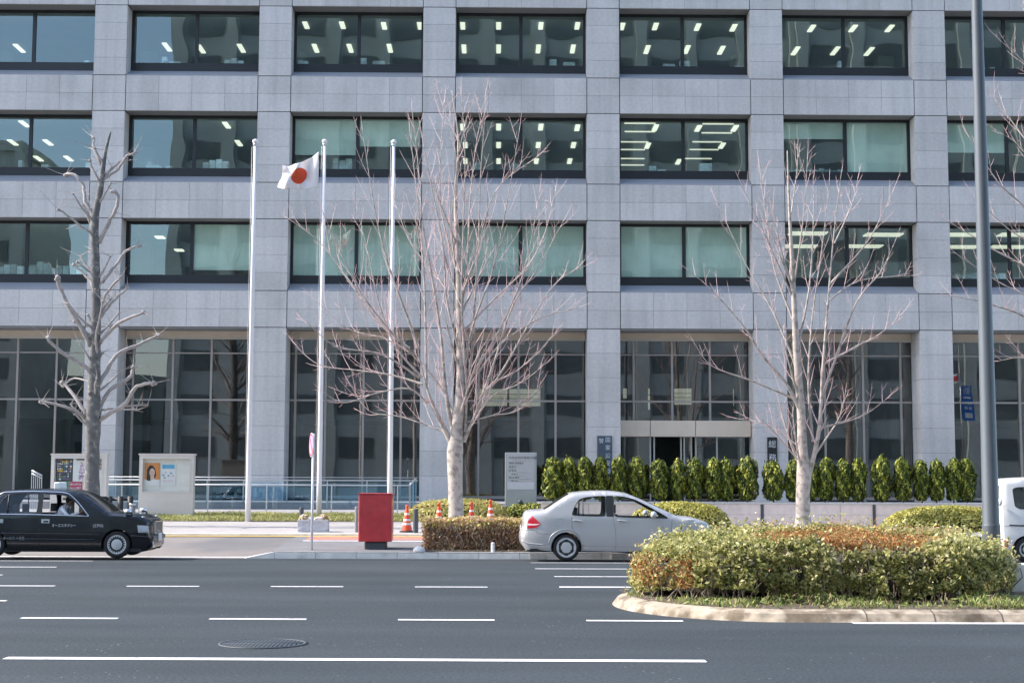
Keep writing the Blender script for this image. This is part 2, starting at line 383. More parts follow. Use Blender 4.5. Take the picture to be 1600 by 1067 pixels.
for i in NB:
    xa = XS+BAY*i-.041; xb = xa+BAY-PW+.082
    for z0, z1 in ((ZC, SILLS[0]), (HEADS[0], SILLS[1]), (HEADS[1], SILLS[2]), (HEADS[2], ZTOP)):
        core.box(xa, xb, D+.03, D+.69, z0+.02, z1-.03)
core.box(X0-.3, X0+.03, D+1.31, D+16, .3, ZTOP-.02); core.box(X1-.03, X1+.3, D+1.31, D+16, .3, ZTOP-.02); core.box(X0-.3, X1+.3, D+16.01, D+16.3, .3, ZTOP-.02); core.box(X0-.3, X1+.3, D+.70, D+16.3, ZTOP-.018, ZTOP+.1)
bobj(core, 'wall', SEAM)
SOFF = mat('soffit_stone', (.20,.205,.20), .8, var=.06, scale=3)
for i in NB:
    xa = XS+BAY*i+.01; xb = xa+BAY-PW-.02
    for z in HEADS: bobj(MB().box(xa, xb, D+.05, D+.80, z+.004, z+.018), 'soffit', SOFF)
# floors and inner walls
inn = MB()
for k in range(3):
    z = HEADS[k]; nz = SILLS[k+1]+.3 if k < 2 else ZTOP-.05
    inn.box(X0+.1, X1-.1, D+.86, D+15, z+.02, nz-.3, 0)
    inn.box(X0+.1, X1-.1, D+13, D+13.2, SILLS[k]-.2, z+.01, 1)
inn.box(X0+.1, X1-.1, D+.86, D+15, ZC+.05, SILLS[0]-.02, 0)
for i in (-2, 1, 4, 7):                                  # cross walls
    for k in range(3): inn.box(XS+BAY*i-.7, XS+BAY*i-.55, D+2.4, D+13, SILLS[k], HEADS[k]+.01, 1)
for i in NB:
    for k in range(3): inn.box(XS+BAY*i-1.0, XS+BAY*i-.3, D+6.2, D+6.9, SILLS[k], HEADS[k]+.01, 1)
bobj(inn, 'office_interior', [CEIL, IWALL])
inn = MB()
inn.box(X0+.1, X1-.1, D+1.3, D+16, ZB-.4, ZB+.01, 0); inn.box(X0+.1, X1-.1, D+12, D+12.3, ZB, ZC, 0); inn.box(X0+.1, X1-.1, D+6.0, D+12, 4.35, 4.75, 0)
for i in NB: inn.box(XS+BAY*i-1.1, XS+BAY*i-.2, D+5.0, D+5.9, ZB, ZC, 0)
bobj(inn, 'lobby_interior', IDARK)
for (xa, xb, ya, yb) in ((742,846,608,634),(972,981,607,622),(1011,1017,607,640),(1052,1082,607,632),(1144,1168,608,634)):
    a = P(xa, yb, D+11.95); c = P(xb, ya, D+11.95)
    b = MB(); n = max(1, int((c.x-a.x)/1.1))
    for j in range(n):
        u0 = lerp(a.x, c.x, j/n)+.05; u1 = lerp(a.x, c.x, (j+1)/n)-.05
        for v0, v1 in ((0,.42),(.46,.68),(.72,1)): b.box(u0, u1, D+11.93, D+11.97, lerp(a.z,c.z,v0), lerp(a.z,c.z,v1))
    bobj(b, 'lobby_window_glow', DAYGLOW)  # solid panels before the rear wall, glowing in place of daylit windows

# windows: sloped granite sill, black lower band, dark frame, two panes, blind
def blind_cols(k, i):
    return {(0,1):(1,1),(0,2):(1,1),(0,3):(1,1),(1,1):(.72,.55),(1,4):(.35,1),(2,5):(0,0),(1,5):(.6,0),(0,0):(0,.9)}.get((k,i), (0,0))
for k in range(3):
    for i in NB:
        xa = XS+BAY*i+.012; xb = xa+BAY-PW-.024; z0 = SILLS[k]; z1 = HEADS[k]; yb = D+.70
        zb = z0+.36; zg = zb+.33; xm = (xa+xb)/2
        win = MB()
        win.box(xa, xb, yb, yb+.12, zb-.05, zg, 0)                           # lower band
        win.box(xa, xb, yb+.01, yb+.10, z1-.10, z1+.003, 0)
        for x0, x1 in ((xa, xa+.09), (xb-.09, xb), (xm-.07, xm+.07)): win.box(x0, x1, yb+.02, yb+.11, zg, z1-.10, 0)
        wo = bobj(win, 'window', DARKFRAME)
        s = MB(); s.add([(xa,D+.015,z0+.016),(xb,D+.015,z0+.016),(xb,yb+.004,zb),(xa,yb+.004,zb),(xa,D+.015,z0-.02),(xb,D+.015,z0-.02),(xb,yb,z0-.02),(xa,yb,z0-.02)],
              [(0,1,2,3),(4,5,1,0),(5,6,2,1),(6,7,3,2),(7,4,0,3)])
        bobj(s, 'sill', GRANITE_SILL, wo)
        for x0, x1 in ((xa+.09, xm-.07), (xm+.07, xb-.09)):
            g = MB(); g.box(x0, x1, yb+.06, yb+.075, zg, z1-.10); bobj(g, 'pane', GLASS, wo)
        bl = blind_cols(k, i)
        for (x0, x1), h in zip(((xa+.09, xm-.04), (xm+.04, xb-.09)), bl):
            if h:
                g = MB(); zz = lerp(z1-.05, zg, h); n = 22
                for j in range(n):                                            # vertical slats, each a little turned
                    u0 = lerp(x0, x1, j/n); u1 = lerp(x0, x1, (j+1)/n)
                    g.add([(u0,D+.80+.004*(j%2),zz),(u1,D+.804-.004*(j%2),zz),(u1,D+.804-.004*(j%2),z1+.01),(u0,D+.80+.004*(j%2),z1+.01)], [(0,1,2,3)])
                bobj(g, 'blind', BLIND, wo)
# lit lamps on the office ceilings
def lamp(px, py, k, lx, ly, m=None):
    q = G(px, py, HEADS[k]-.03)
    if q.y < D+1.0 or q.y > D+12.5: return
    b = MB(); b.box(q.x-lx/2, q.x+lx/2, q.y-ly/2, q.y+ly/2, HEADS[k]-.03, HEADS[k]+.015); bobj(b, 'ceiling_lamp', m or LAMP)
for px, py in ((261,75),(314,78),(377,77),(478,41),(535,41),(600,42),(656,42),(493,77),(547,77),(609,77),(723,42),(779,42),(845,42),(902,42),(725,78),(779,78),(841,78),(895,78),
               (972,43),(1024,43),(1090,44),(1146,45),(1011,79),(1073,79),(1127,80),(1268,46),(1333,46),(1390,46),(1243,81),(1305,81),(1358,82),(30,77)):
    lamp(px, py, 2, .19, .85 if py < 60 else 1.15)
for px, py in ((723,200),(779,200),(845,200),(902,201),(727,228),(779,228),(841,228),(896,228),(727,253),(779,253),(838,253),(890,253),(1024,201),(1091,202),(1148,202),(1012,229),(1128,229),(1060,254),
               (38,195),(20,224),(75,224),(60,249),(107,249),(354,197),(373,225)):
    lamp(px, py, 1, .19, .95)
for px, py in ((1000,194),(1000,207),(1122,195),(1120,209),(990,223),(985,235),(1105,223),(1100,235),(985,249),(1090,249),(985,259)): lamp(px, py, 1, 1.25, .05, LAMPB)
for px, py in ((1262,366),(1380,368),(1248,386),(1350,386),(1506,368),(1500,387),(1590,368),(1575,387)): lamp(px, py, 0, 1.5, .7, LAMPB)
for px, py in ((250,372),(280,392)): lamp(px, py, 0, .35, .5)
# desks and shelves seen through some windows
b = MB()
for k, i, f0, f1, h in ((0,-1,.0,.95,.55),(1,0,.55,.75,.5),(1,1,.3,.45,.6),(2,1,.02,.1,.5),(2,0,.7,.85,.35),(1,4,.02,.95,.25),(0,5,.1,.5,.3)):
    xa = XS+BAY*i; wv = BAY-PW
    n = max(2, int((f1-f0)*wv/.25))
    for j in range(n): b.box(xa+wv*lerp(f0,f1,j/n), xa+wv*lerp(f0,f1,(j+.9)/n), D+1.2, D+1.5, SILLS[k]+.3, SILLS[k]+.7+h*rnd.uniform(.5,1))
for k in range(3):                                     # odds and ends standing on the inner sills
    for i in NB:
        if (k,i) in ((0,1),(0,2),(0,3)): continue
        for _ in range(rnd.randint(1,4)):
            u = XS+BAY*i+rnd.uniform(.3,4.7); wd_ = rnd.uniform(.15,.5); b.box(u, u+wd_, D+1.15, D+1.45, SILLS[k]+.3, SILLS[k]+.72+rnd.uniform(.05,.38))
bobj(b, 'office_shelving', mat('office_clutter', (.42,.46,.47), .7, var=.4, scale=3, tone=.5))
# ground floor glazing, one glazed bay between each pair of piers
MULL = {-1:(27,88),0:(208,270,330),1:(462,509,568,627),2:(690,748,810,868),3:(990,1050,1109),4:(1227,1288,1348,1407),5:(1478,1537,1592)}
YG = D+1.2
for i in NB:
    xa = XS+BAY*i+.012; xb = xa+BAY-PW-.024
    bay = MB(); bay.box(xa, xb, YG-.14, YG+.05, ZC-.36, ZC-.05, 1); bay.box(xa, xb, YG-.17, YG-.142, ZC-.36, ZC-.30, 2)
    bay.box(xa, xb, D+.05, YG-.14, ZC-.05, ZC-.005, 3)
    for zt, th in ((ZC-.90, .05), (4.92, .07), (ZB+.12, .12)):
        if not (i == 3 and zt < 2): bay.box(xa, xb, YG-.02, YG+.04, zt-th/2, zt+th/2)
    xs = [P(px, 600, YG).x for px in MULL[i]] if i in MULL else [xa+1, xa+2.5, xa+4]
    xs = [x for x in xs if xa+.1 < x < xb-.1]
    for x in xs: bay.box(x-.04, x+.04, YG-.06, YG+.06, ZB if i != 3 else 4.1, ZC-.36)
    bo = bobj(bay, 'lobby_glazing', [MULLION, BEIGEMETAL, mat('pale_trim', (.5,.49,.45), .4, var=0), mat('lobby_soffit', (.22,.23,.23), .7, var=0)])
    for z0, z1 in ((ZB+.18, 4.885) if i != 3 else (4.1, 4.885), (4.955, ZC-.925), (ZC-.875, ZC-.36)):
        e = [xa]+xs+[xb]
        for x0, x1 in zip(e[:-1], e[1:]):
            g = MB(); g.box(x0+.03, x1-.03, YG+.005, YG+.02, z0, z1); bobj(g, 'pane', GLASS_GF, bo)
# entrance: beige canopy band, doors beneath
xa, xb = XS+BAY*3+.012, XS+BAY*4-PW-.012
ent = MB(); e = [xa, P(1016,670,YG-.5).x, P(1087,670,YG-.5).x, xb]
zc0, zc1 = P(1060,682,YG-.5).z, P(1060,657,YG-.5).z
for x0, x1 in zip(e[:-1], e[1:]): ent.box(x0+.012, x1-.012, YG-.5, YG+.3, zc0, zc1)
bobj(ent, 'entrance_canopy', BEIGEMETAL, bevel=.01)
dz = zc0-.004
dr = MB()
for px in (1016, 1022, 1064, 1069, 1080, 1087, 1120):
    x = P(px, 700, YG).x; dr.box(x-.03, x+.03, YG-.03, YG+.05, ZB, dz)
dro = bobj(dr, 'entrance_doors', STEEL)
for pa, pb in ((972,1015),(1023,1063),(1070,1080),(1088,1119),(1121,1164)):
    if pa == 1023: continue
    g = MB(); g.box(P(pa,700,YG).x, P(pb,700,YG).x, YG, YG+.015, ZB+.05, dz); bobj(g, 'pane', GLASS_GF, dro)

# blocks across the street, seen only as reflections in the windows
OPP = mat('opposite_concrete', (.44,.48,.46), .85, var=.1, scale=.4)
OPPW = mat('opposite_window', (.13,.15,.15), .3, var=.3, scale=.3)
def opposite(x0, x1, y, h, fl, label, depth=18, off=0):
    t = thing('office_block', label, 'building', ((x0+x1)/2, y, 0), 'blocks across the street')
    cx = (x0+x1)/2
    b = MB(); b.box(x0-cx, x1-cx, -depth, 0, -.5, h); b.box(x0-cx-.4, x1-cx+.4, -depth-.4, .3, h, h+1.2)
    n = int((x1-x0)/5)
    for j in range(n+1):
        u = lerp(x0, x1, j/n)-cx; b.box(u-.6, u+.6, .004, .55, -.3, h-.01)
    b.obj('wall', OPP, t)
    z = 4
    while z < h-3:
        b = MB()
        for j in range(n):
            u0 = lerp(x0, x1, j/n)-cx+.9; u1 = lerp(x0, x1, (j+1)/n)-cx-.9; b.box(u0, u1, .004, .12, z, z+2.0)
        b.obj('window_band', OPPW, t); z += fl
opposite(-31.5, 30, -30, 62, 4.2, 'concrete office block with deep piers across the street, reflected in most windows')
opposite(30.6, 90, -29, 62, 3.9, 'lower concrete office block across the street beyond the right end')
opposite(-78, -47, -30, 34, 3.8, 'concrete office block across the street beyond the open sky at left')
opposite(-47, -31.9, -48, 12, 3.8, 'low concrete block between two taller ones across the street')
# ------------------------------------------------------------------ vehicles
PAINT_W = mat('white_car_paint', (.70,.695,.69), .32, var=0, coat=.6)
PAINT_S = mat('silver_car_paint', (.46,.455,.455), .36, metal=.25, var=0, coat=.5)
PAINT_K = mat('black_car_paint', (.004,.006,.009), .2, var=0, coat=.35)
PLASTIC = mat('black_plastic', (.014,.015,.017), .5, var=.1)
TYRE = mat('tyre_rubber', (.016,.017,.018), .8, var=.15, scale=10)
HUB = mat('silver_wheel_cover', (.58,.59,.61), .35, metal=.5, var=.04)
CHROME = mat('chrome', (.75,.76,.8), .15, metal=1, var=0)
CARGLASS = glass('car_glass', (.97,.985,.98), .0, sheet=True)
CARGLASS_D = glass('car_glass_dark', (.18,.21,.22), .06, sheet=True)
REDLENS = mat('red_lamp_lens', (.55,.015,.03), .15, var=0, coat=.6)
CLEARLENS = mat('clear_lamp_lens', (.55,.58,.62), .12, metal=.4, var=.1, scale=30, coat=.5)
SEATM = mat('grey_seat_cloth', (.05,.052,.06), .9, var=.1)
SEATW = mat('white_seat_cover', (.6,.6,.62), .8, var=.05)
PLATE = mat('number_plate', (.7,.71,.7), .5, var=0)

def catmull(pts, k=4):
    out = []
    for i in range(len(pts)-1):
        p0 = pts[max(i-1,0)]; p1 = pts[i]; p2 = pts[i+1]; p3 = pts[min(i+2,len(pts)-1)]
        for j in range(k):
            t = j/k
            out.append(tuple(.5*((2*p1[a])+(-p0[a]+p2[a])*t+(2*p0[a]-5*p1[a]+4*p2[a]-p3[a])*t*t+(-p0[a]+3*p1[a]-3*p2[a]+p3[a])*t**3) for a in (0,1)))
    out.append(tuple(pts[-1][:2])); return out
def inside(p, poly):
    x, y = p; c = False; j = len(poly)-1
    for i in range(len(poly)):
        xi, yi = poly[i]; xj, yj = poly[j]
        if (yi > y) != (yj > y) and x < (xj-xi)*(y-yi)/(yj-yi)+xi: c = not c
        j = i
    return c
def fill2d(outer, holes=(), step=.07):
    vs = []; ed = []
    for poly in [outer]+list(holes):
        o = len(vs); n = len(poly); vs += [Vector((p[0], p[1])) for p in poly]; ed += [(o+i, o+(i+1)%n) for i in range(n)]
    xs = [p[0] for p in outer]; zs = [p[1] for p in outer]
    x = min(xs)+step/2
    while x < max(xs):
        z = min(zs)+step/2
        while z < max(zs):
            if inside((x,z), outer) and not any(inside((x,z), h) for h in holes): vs.append(Vector((x+.011*math.sin(z*91), z+.011*math.sin(x*83))))
            z += step
        x += step
    r = delaunay_2d_cdt(vs, ed, [], 0, 1e-5)
    v2, fs = r[0], r[2]; out = []
    for f in fs:
        cx = sum(v2[i][0] for i in f)/len(f); cz = sum(v2[i][1] for i in f)/len(f)
        if inside((cx,cz), outer) and not any(inside((cx,cz), h) for h in holes): out.append(list(f))
    return [(v[0],v[1]) for v in v2], out
def seglen(p, a, b):
    ax, az = a; bx, bz = b; dx, dz = bx-ax, bz-az; L2 = dx*dx+dz*dz
    t = 0 if L2 == 0 else max(0, min(1, ((p[0]-ax)*dx+(p[1]-az)*dz)/L2))
    return math.hypot(p[0]-ax-t*dx, p[1]-az-t*dz)

def soft(pl, k=.09):
    for _ in range(2):
        out = []
        for i in range(len(pl)):
            a, b_ = pl[i], pl[(i+1)%len(pl)]; out += [(lerp(a[0],b_[0],k),lerp(a[1],b_[1],k)),(lerp(a[0],b_[0],1-k),lerp(a[1],b_[1],1-k))]
        pl = out; k = .25
    return pl
class Car:
    def __init__(s, name, label, loc, conv, W, belt, tumble, top, bottom, wheels, rw, arch, windows, glass_rows, paint, rnd_r=.07, crown=.04, endtaper=.16, side_glass=None, open_window=None):
        s.open_window = open_window
        s.W, s.belt, s.tum, s.conv, s.r, s.et = W, belt, tumble, conv, rnd_r, endtaper
        s.t = thing(name, label, 'car' if name != 'van' else 'van', loc)
        K = 4
        s.top = catmull([conv(*p) for p in top], K)
        s.x0 = min(p[0] for p in s.top); s.x1 = max(p[0] for p in s.top)
        bot = [conv(*p) for p in bottom]
        path = [bot[0]]
        for wx in sorted(wheels, reverse=True):
            h = bot[0][1]; dx = math.sqrt(max(arch**2-(rw-h)**2, .01)); a0 = math.atan2(h-rw, dx); a1 = math.pi-a0
            path += [(wx+arch*math.cos(lerp(a0,a1,i/14)), rw+arch*math.sin(lerp(a0,a1,i/14))) for i in range(15)]
        path += [bot[1]]
        outer = s.top+path
        s.wins = [soft([conv(*p) for p in wpoly]) for wpoly in windows]
        v2, fs = fill2d(outer, s.wins)
        body = MB()
        for sg in (-1, 1):
            body.add([(x, sg*s.hw(x,z), z) for x, z in v2], [f if sg < 0 else f[::-1] for f in fs], 0, True)
        n = 10; g = MB()
        glass_objs = {}
        prev = None
        for i, (x, z) in enumerate(s.top):
            a = s.top[max(i-1,0)]; b2 = s.top[min(i+1,len(s.top)-1)]; tx, tz = b2[0]-a[0], b2[1]-a[1]; L = math.hypot(tx,tz) or 1
            nx, nz = -tz/L, tx/L; h = s.hw(x,z)
            fade = min(1, i/4, (len(s.top)-1-i)/4)
            row = []
            for j in range(n+1):
                t = -1+2*j/n; c = crown*(1-t*t)*fade; row.append((x+nx*c, t*h, z+nz*c))
            if prev:
                k = (i-1)//K
                nm = glass_rows.get(k)
                for j in range(n):
                    q = [prev[j], prev[j+1], row[j+1], row[j]]
                    if nm and 0 < j < n-1: glass_objs.setdefault(nm, MB()).add(q, [(3,2,1,0)], 0, True)
                    else: body.add(q, [(3,2,1,0)], 0, True)
            prev = row
        bo = body.obj('body', paint, s.t, merge=True, sharp=42); s.bo = bo
        for nm, m in glass_objs.items(): m.obj(nm, side_glass or CARGLASS_D, s.t, merge=True)
        for sg in (-1, 1):
            for wp in s.wins:
                v2, fs = fill2d(wp, step=.15)
                if s.open_window == (sg, s.wins.index(wp)): v2, fs = [], []
                m = MB().add([(x, sg*(s.hw(x,z)-.012), z) for x, z in v2], [f if sg < 0 else f[::-1] for f in fs], 0, True); v2 and m.obj('side_window', side_glass or CARGLASS, s.t)
                m = MB().tube([(x, sg*(s.hw(x,z)-.003), z) for x, z in wp+[wp[0]]], .009, 6, cap=False); m.obj('window_frame', PLASTIC, s.t)
        ub = MB(); zb = min(bot[0][1], bot[1][1]); ub.box(s.x0+.25, s.x1-.25, -W+.24, W-.24, zb-.03, zb+.22)
        for wx in wheels:
            for sg in (-1, 1):
                ys = (sg*(W-.30), sg*(W-.016))
                pts = [(wx+(arch+.004)*math.cos(math.pi*i/12), rw+(arch+.004)*math.sin(math.pi*i/12)) for i in range(-1,14)]
                ub.add([(x,y,z) for x,z in pts for y in ys], [(2*i,2*i+1,2*i+3,2*i+2) for i in range(len(pts)-1)], 0, True)
        ub.box(bot[1][0]+.1, bot[0][0]-.1, -W+.02+.05, W-.07, zb-.02, zb+.06)
        ub.obj('underbody', PLASTIC, s.t)
    def hw(s, x, z):
        h = s.W
        if z > s.belt: h -= .02+(z-s.belt)*s.tum
        elif z < .62: h -= .05*((.62-z)/.4)**2
        else: h -= .02*(z-.62)/(s.belt-.62)
        L = .75
        for e in (x-s.x0, s.x1-x):
            if e < L: h -= s.et*((L-e)/L)**2.2
        d = min(seglen((x,z), a, b) for a, b in zip(s.top[:-1], s.top[1:])) if hasattr(s, 'top') else 9
        if d < s.r: q = 1-d/s.r; h -= s.r*(1-math.sqrt(max(0,1-q*q)))*.8
        return h
    def patch(s, name, pts, m, off=.006, sides=(-1,1), step=.05, parent=None, smooth=True, k=0):
        poly = [s.conv(*p) for p in pts]
        if k: poly = catmull(poly+[poly[0]], k)[:-1]
        v2, fs = fill2d(poly, step=step)
        for sg in sides:
            b = MB(); n = len(v2)
            vs = [(x, sg*(s.hw(x,z)+off), z) for x,z in v2]+[(x, sg*(s.hw(x,z)-.02), z) for x,z in v2[:len(poly)]]
            ff = [f if sg < 0 else f[::-1] for f in fs]
            np_ = len(poly); ff += [[i, n+i, n+(i+1)%np_, (i+1)%np_] for i in range(np_)]
            b.add(vs, ff, 0, smooth); b.obj(name, m, parent or s.t, sharp=40)
    def line(s, name, pts, m, r=.004, sides=(-1,1), off=0, k=4):
        poly = [s.conv(*p) for p in pts]
        if k > 1: poly = catmull(poly, k)
        for sg in sides:
            MB().tube([(x, sg*(s.hw(x,z)+off), z) for x,z in poly], r, 5).obj(name, m, s.t)
    def wheels(s, xs, rw, wid=.19, rim=.2, style='slots', cover=HUB):
        for wx in xs:
            for sg in (-1, 1):
                y0 = sg*(s.W-.035); e = link('wheel', None, s.t)
                yo, yi = y0, y0-sg*wid
                t = MB(); pr = [(rim-.01, yo+sg*.001), (rim+.03, yo+sg*.012), (rw-.05, yo+sg*.012), (rw-.015, yo-sg*.004), (rw, yo-sg*.03), (rw, yi+sg*.03), (rw-.02, yi), (rim, yi)]
                t.lathe((wx,0,rw), pr, 36, axis='y'); t.obj('tyre', TYRE, e, sharp=50)
                c = MB(); c.lathe((wx,0,rw), [(rim+.004, yo-sg*.01), (rim, yo+sg*.008), (rim*.9, yo+sg*.004), (rim*.62, yo-sg*.002), (rim*.45, yo+sg*.008), (rim*.18, yo+sg*.012), (.001, yo+sg*.013)], 36, axis='y', cap=False)
                d = c; n = 20 if style == 'slots' else 6
                for i in range(n):
                    a = 2*math.pi*(i+.5)/n
                    if style == 'slots': pl = [(.74,-.055),(.74,.055),(.89,.05),(.89,-.05)]
                    else: pl = [(.50,0),(.62,.14),(.80,.20),(.82,0),(.80,-.20),(.62,-.14)]
                    vs = [(wx+rim*(u*math.cos(a)-v*math.sin(a)), yo+sg*.0085, rw+rim*(u*math.sin(a)+v*math.cos(a))) for u, v in pl]
                    d.add(vs, [tuple(range(len(vs)))], 1)
                c.obj('rim', [cover, PLASTIC], e, sharp=50)
def seat(mb, x, y, z=.45, wdt=.24, rec=.22, m=0, top=.62, cover=None):
    mb.box(x-.05, x+.45, y-wdt, y+wdt, z-.15, z+.02, m)
    mb.add([(x-.12,y-wdt,z),(x,y-wdt,z),(x-rec-.02,y-wdt*.9,z+top),(x-rec-.12,y-wdt*.9,z+top),(x-.12,y+wdt,z),(x,y+wdt,z),(x-rec-.02,y+wdt*.9,z+top),(x-rec-.12,y+wdt*.9,z+top)],
           [(0,1,2,3),(7,6,5,4),(1,5,6,2),(2,6,7,3),(3,7,4,0),(0,4,5,1)], m)
    mb.box(x-rec-.14, x-rec-.05, y-.13, y+.13, z+top+.03, z+top+.22, m)
    if cover is not None: mb.add([(x-.05,y-wdt*.96,z+.22),(x-rec-.005,y-wdt*.93,z+top+.006),(x-rec-.14,y-wdt*.93,z+top+.006),(x-.05,y+wdt*.96,z+.22),(x-rec-.005,y+wdt*.93,z+top+.006),(x-rec-.14,y+wdt*.93,z+top+.006),(x-.17,y-wdt*.96,z+.22),(x-.17,y+wdt*.96,z+.22)], [(0,1,4,3),(1,2,5,4),(2,6,7,5)], cover)

# white sedan
S1 = 66.7; Y1 = 34.25
conv1 = lambda px, py: ((px-885)/S1, (873.5-py)/S1)
top1 = [(822,857),(816.5,846),(815.5,833),(820,821),(820,810),(823,800.5),(832,798),(851,796),(872,783),(890,772.3),(908,769.2),(935,767.8),(962,768.6),(984,772.5),(1008,782),(1036,795),(1060,805.5),(1082,808.5),(1104,815),(1114,824),(1119,836),(1119,850),(1114,858)]
p = P(885, 873, Y1)
sedan = Car('parked_car', 'silver white four-door sedan parked at the kerb behind the clipped hedge', (p.x, Y1+.848, -.01), conv1, .848, .99, .30, top1, [(1114,859),(822,857.5)], (0, 2.6), .31, .355,
    [[(893,803.4),(898,790),(905,779.5),(914,776.2),(932,774),(947,773.6),(947,805.2)], [(959,805.6),(959,773.6),(975,774.6),(992,779),(1012,789),(1030,799),(1044,807.4),(1010,806.8)]],
    {7:'rear_window', 8:'rear_window', 13:'windscreen', 14:'windscreen', 15:'windscreen'}, PAINT_S, side_glass=None)
sedan.wheels((0, 2.6), .31, rim=.228, style='spokes')
sedan.patch('tail_lamp', [(824,824),(825.5,812),(832.5,804.5),(845.5,816.5),(838,823)], REDLENS, .012)
sedan.patch('reversing_lens', [(825,819.3),(825.4,816.2),(845,816.6),(838,818.8)], mat('pale_lens', (.75,.6,.62), .2, var=0), .015, parent=sedan.t)
for pts in ([(957.5,806),(961.5,830),(961.5,856)], [(893,804),(895,825),(905,838),(912,856)], [(1049,809),(1047,830),(1038,852)], [(822,826),(838,827),(840,831),(858,831.5)], [(912,850.5),(960,851),(1034,852)]):
    sedan.line('door_seam', pts, mat('seam', (.10,.10,.11), .6, var=0), .004, off=.0)
sedan.line('bumper_crease', [(816,842),(826,846.5),(852,848.5)], PAINT_S, .012, off=.002)
for x0 in (896, 965): sedan.line('door_handle', [(x0,811),(x0+5,811.2),(x0+14,812.4)], PAINT_S, .019, off=.034)
sedan.patch('pillar_trim', [(947.4,773),(958.6,773),(958.6,805.4),(947.4,805)], PLASTIC, .004)
sedan.line('quarter_window_bar', [(904,781),(903.5,803.6)], PLASTIC, .012, k=1); sedan.line('quarter_window_bar', [(911,778),(911,804)], PLASTIC, .012, k=1)
sedan.line('sill_trim', [(910,857.5),(1034,859.5)], PLASTIC, .035, off=-.03)
sedan.line('lower_bumper_trim', [(824,857),(864,858)], PLASTIC, .03, off=-.03)
sedan.line('wheel_arch_lip', [(857,848),(861,836),(872,827.5),(886,825),(900,829),(908,838),(911,850)], PAINT_S, .014, off=.0)
for sg in (-1,1):
    mm = MB(); mm.ball((2.02, sg*(sedan.W+.09), 1.07), (.075,.10,.085)); mm.tube([(2.06,sg*(sedan.W-.08),1.0),(2.03,sg*(sedan.W+.06),1.02)], .025, 6); mm.obj('door_mirror', PAINT_S, sedan.t)
mm = MB()
for y in (-.36, .36): seat(mm, 1.45, y); seat(mm, .55, y, z=.5, top=.5)
mm.box(1.95, 2.45, -.68, .68, .5, .93); mm.tube([(1.78,.36+.17*math.cos(a*.4),.9+.17*math.sin(a*.4)) for a in range(17)], .014, 6, cap=False)
mm.obj('interior', SEATM, sedan.t)
b = MB().box(-1.06, -1.035, -.17, .17, .62, .79); b.obj('number_plate', PLATE, sedan.t)

# black taxi
S2 = 66.2; Y2 = 34.75
conv2 = lambda px, py: ((px-5)/S2, (871-py)/S2)
top2 = [(-62,855),(-66,843),(-67,825),(-65,812),(-58,806),(-40,803.5),(-30,801),(-18,786),(-6,771.5),(10,768),(35,766.6),(67,766),(90,766.6),(105,768),(118,771.5),(134,781),(150,792),(164,801.5),(187,803.5),(210,806),(216,808.5),(224,812),(227.5,818),(228.5,834),(230.5,838),(231,848),(228,856)]
p = P(5, 871, Y2)
taxi = Car('taxi', 'black four-door taxi with white roof sign driving at the left edge', (p.x, Y2+.848, 0), conv2, .848, .985, .25, top2, [(223,860),(-60,857)], (-.30, 2.63), .32, .36,
    [[(-14,802.4),(-4,786),(4,775.5),(12,772.4),(30,771.4),(54.5,771.6),(54.5,803.6)], [(61,803.8),(61,772.4),(80,772.6),(95,774.4),(108,781),(121,793),(132,805.2),(100,804.6)]],
    {6:'rear_window', 7:'rear_window', 14:'windscreen', 15:'windscreen', 16:'windscreen'}, PAINT_K, rnd_r=.06, crown=.035, endtaper=.13, open_window=(-1,1))
taxi.wheels((-.30, 2.63), .32, rim=.222, style='slots')
for pts in ([(-30,800),(-16,783),(-4,771.5),(8,769.5),(40,768.6),(70,769),(95,770.5),(106,776),(120,789),(134.5,806)], [(-18,803.3),(60,804.2),(134.5,806.4)]):
    taxi.line('chrome_trim', pts, CHROME, .013, off=.003)
for yy, xe in ((834,152),(842.5,146)): taxi.line('side_moulding', [(-52,yy-1.5),(60,yy-1),(xe,yy)], mat('moulding', (.05,.055,.065), .3, var=0), .010, off=.004)
taxi.line('side_moulding', [(201,836),(215,837),(227,838)], mat('moulding_front', (.08,.085,.095), .3, var=0), .010, off=.004)
for pts in ([(58,804),(58.5,835),(60,857)], [(137,806),(140,835),(138,856)], [(-20,804),(-18,822),(-28,838)]): taxi.line('door_seam', pts, PLASTIC, .004)
taxi.patch('door_handle', [(62,811),(74.5,811),(74.5,817),(62,817)], CHROME, .02)
taxi.patch('handle_recess', [(65.5,813.4),(73,813.4),(73,816),(65.5,816)], PLASTIC, .024, step=.02)
taxi.patch('door_handle', [(-9,811),(3,811),(3,817),(-9,817)], CHROME, .02)
taxi.patch('headlamp', [(210,820),(226,821),(227,832),(212,831.4)], CLEARLENS, .008)
taxi.patch('pillar_trim', [(55,771.5),(60.6,772),(60.6,804),(55,803.8)], PLASTIC, .004)
sedan.line('fuel_lid', [(868,809),(879,809),(879,820),(868,820),(868,809)], mat('lid_seam', (.2,.2,.21), .6, var=0), .003, sides=(-1,), k=1)
taxi.line('quarter_window_bar', [(8,773),(7.5,803)], PLASTIC, .014, k=1); 
g = MB(); g.box(3.30, 3.405, -.36, .36, .56, .83)
for u0,u1,v0,v1 in ((-.38,.38,.83,.85),(-.38,.38,.54,.56),(-.38,-.36,.54,.85),(.36,.38,.54,.85)): g.box(3.31,3.42,u0,u1,v0,v1,1)
for i in range(14): g.box(3.403, 3.412, -.34+i*.05, -.332+i*.05, .575, .815, 1)
g.obj('grille', [PLASTIC, CHROME], taxi.t)
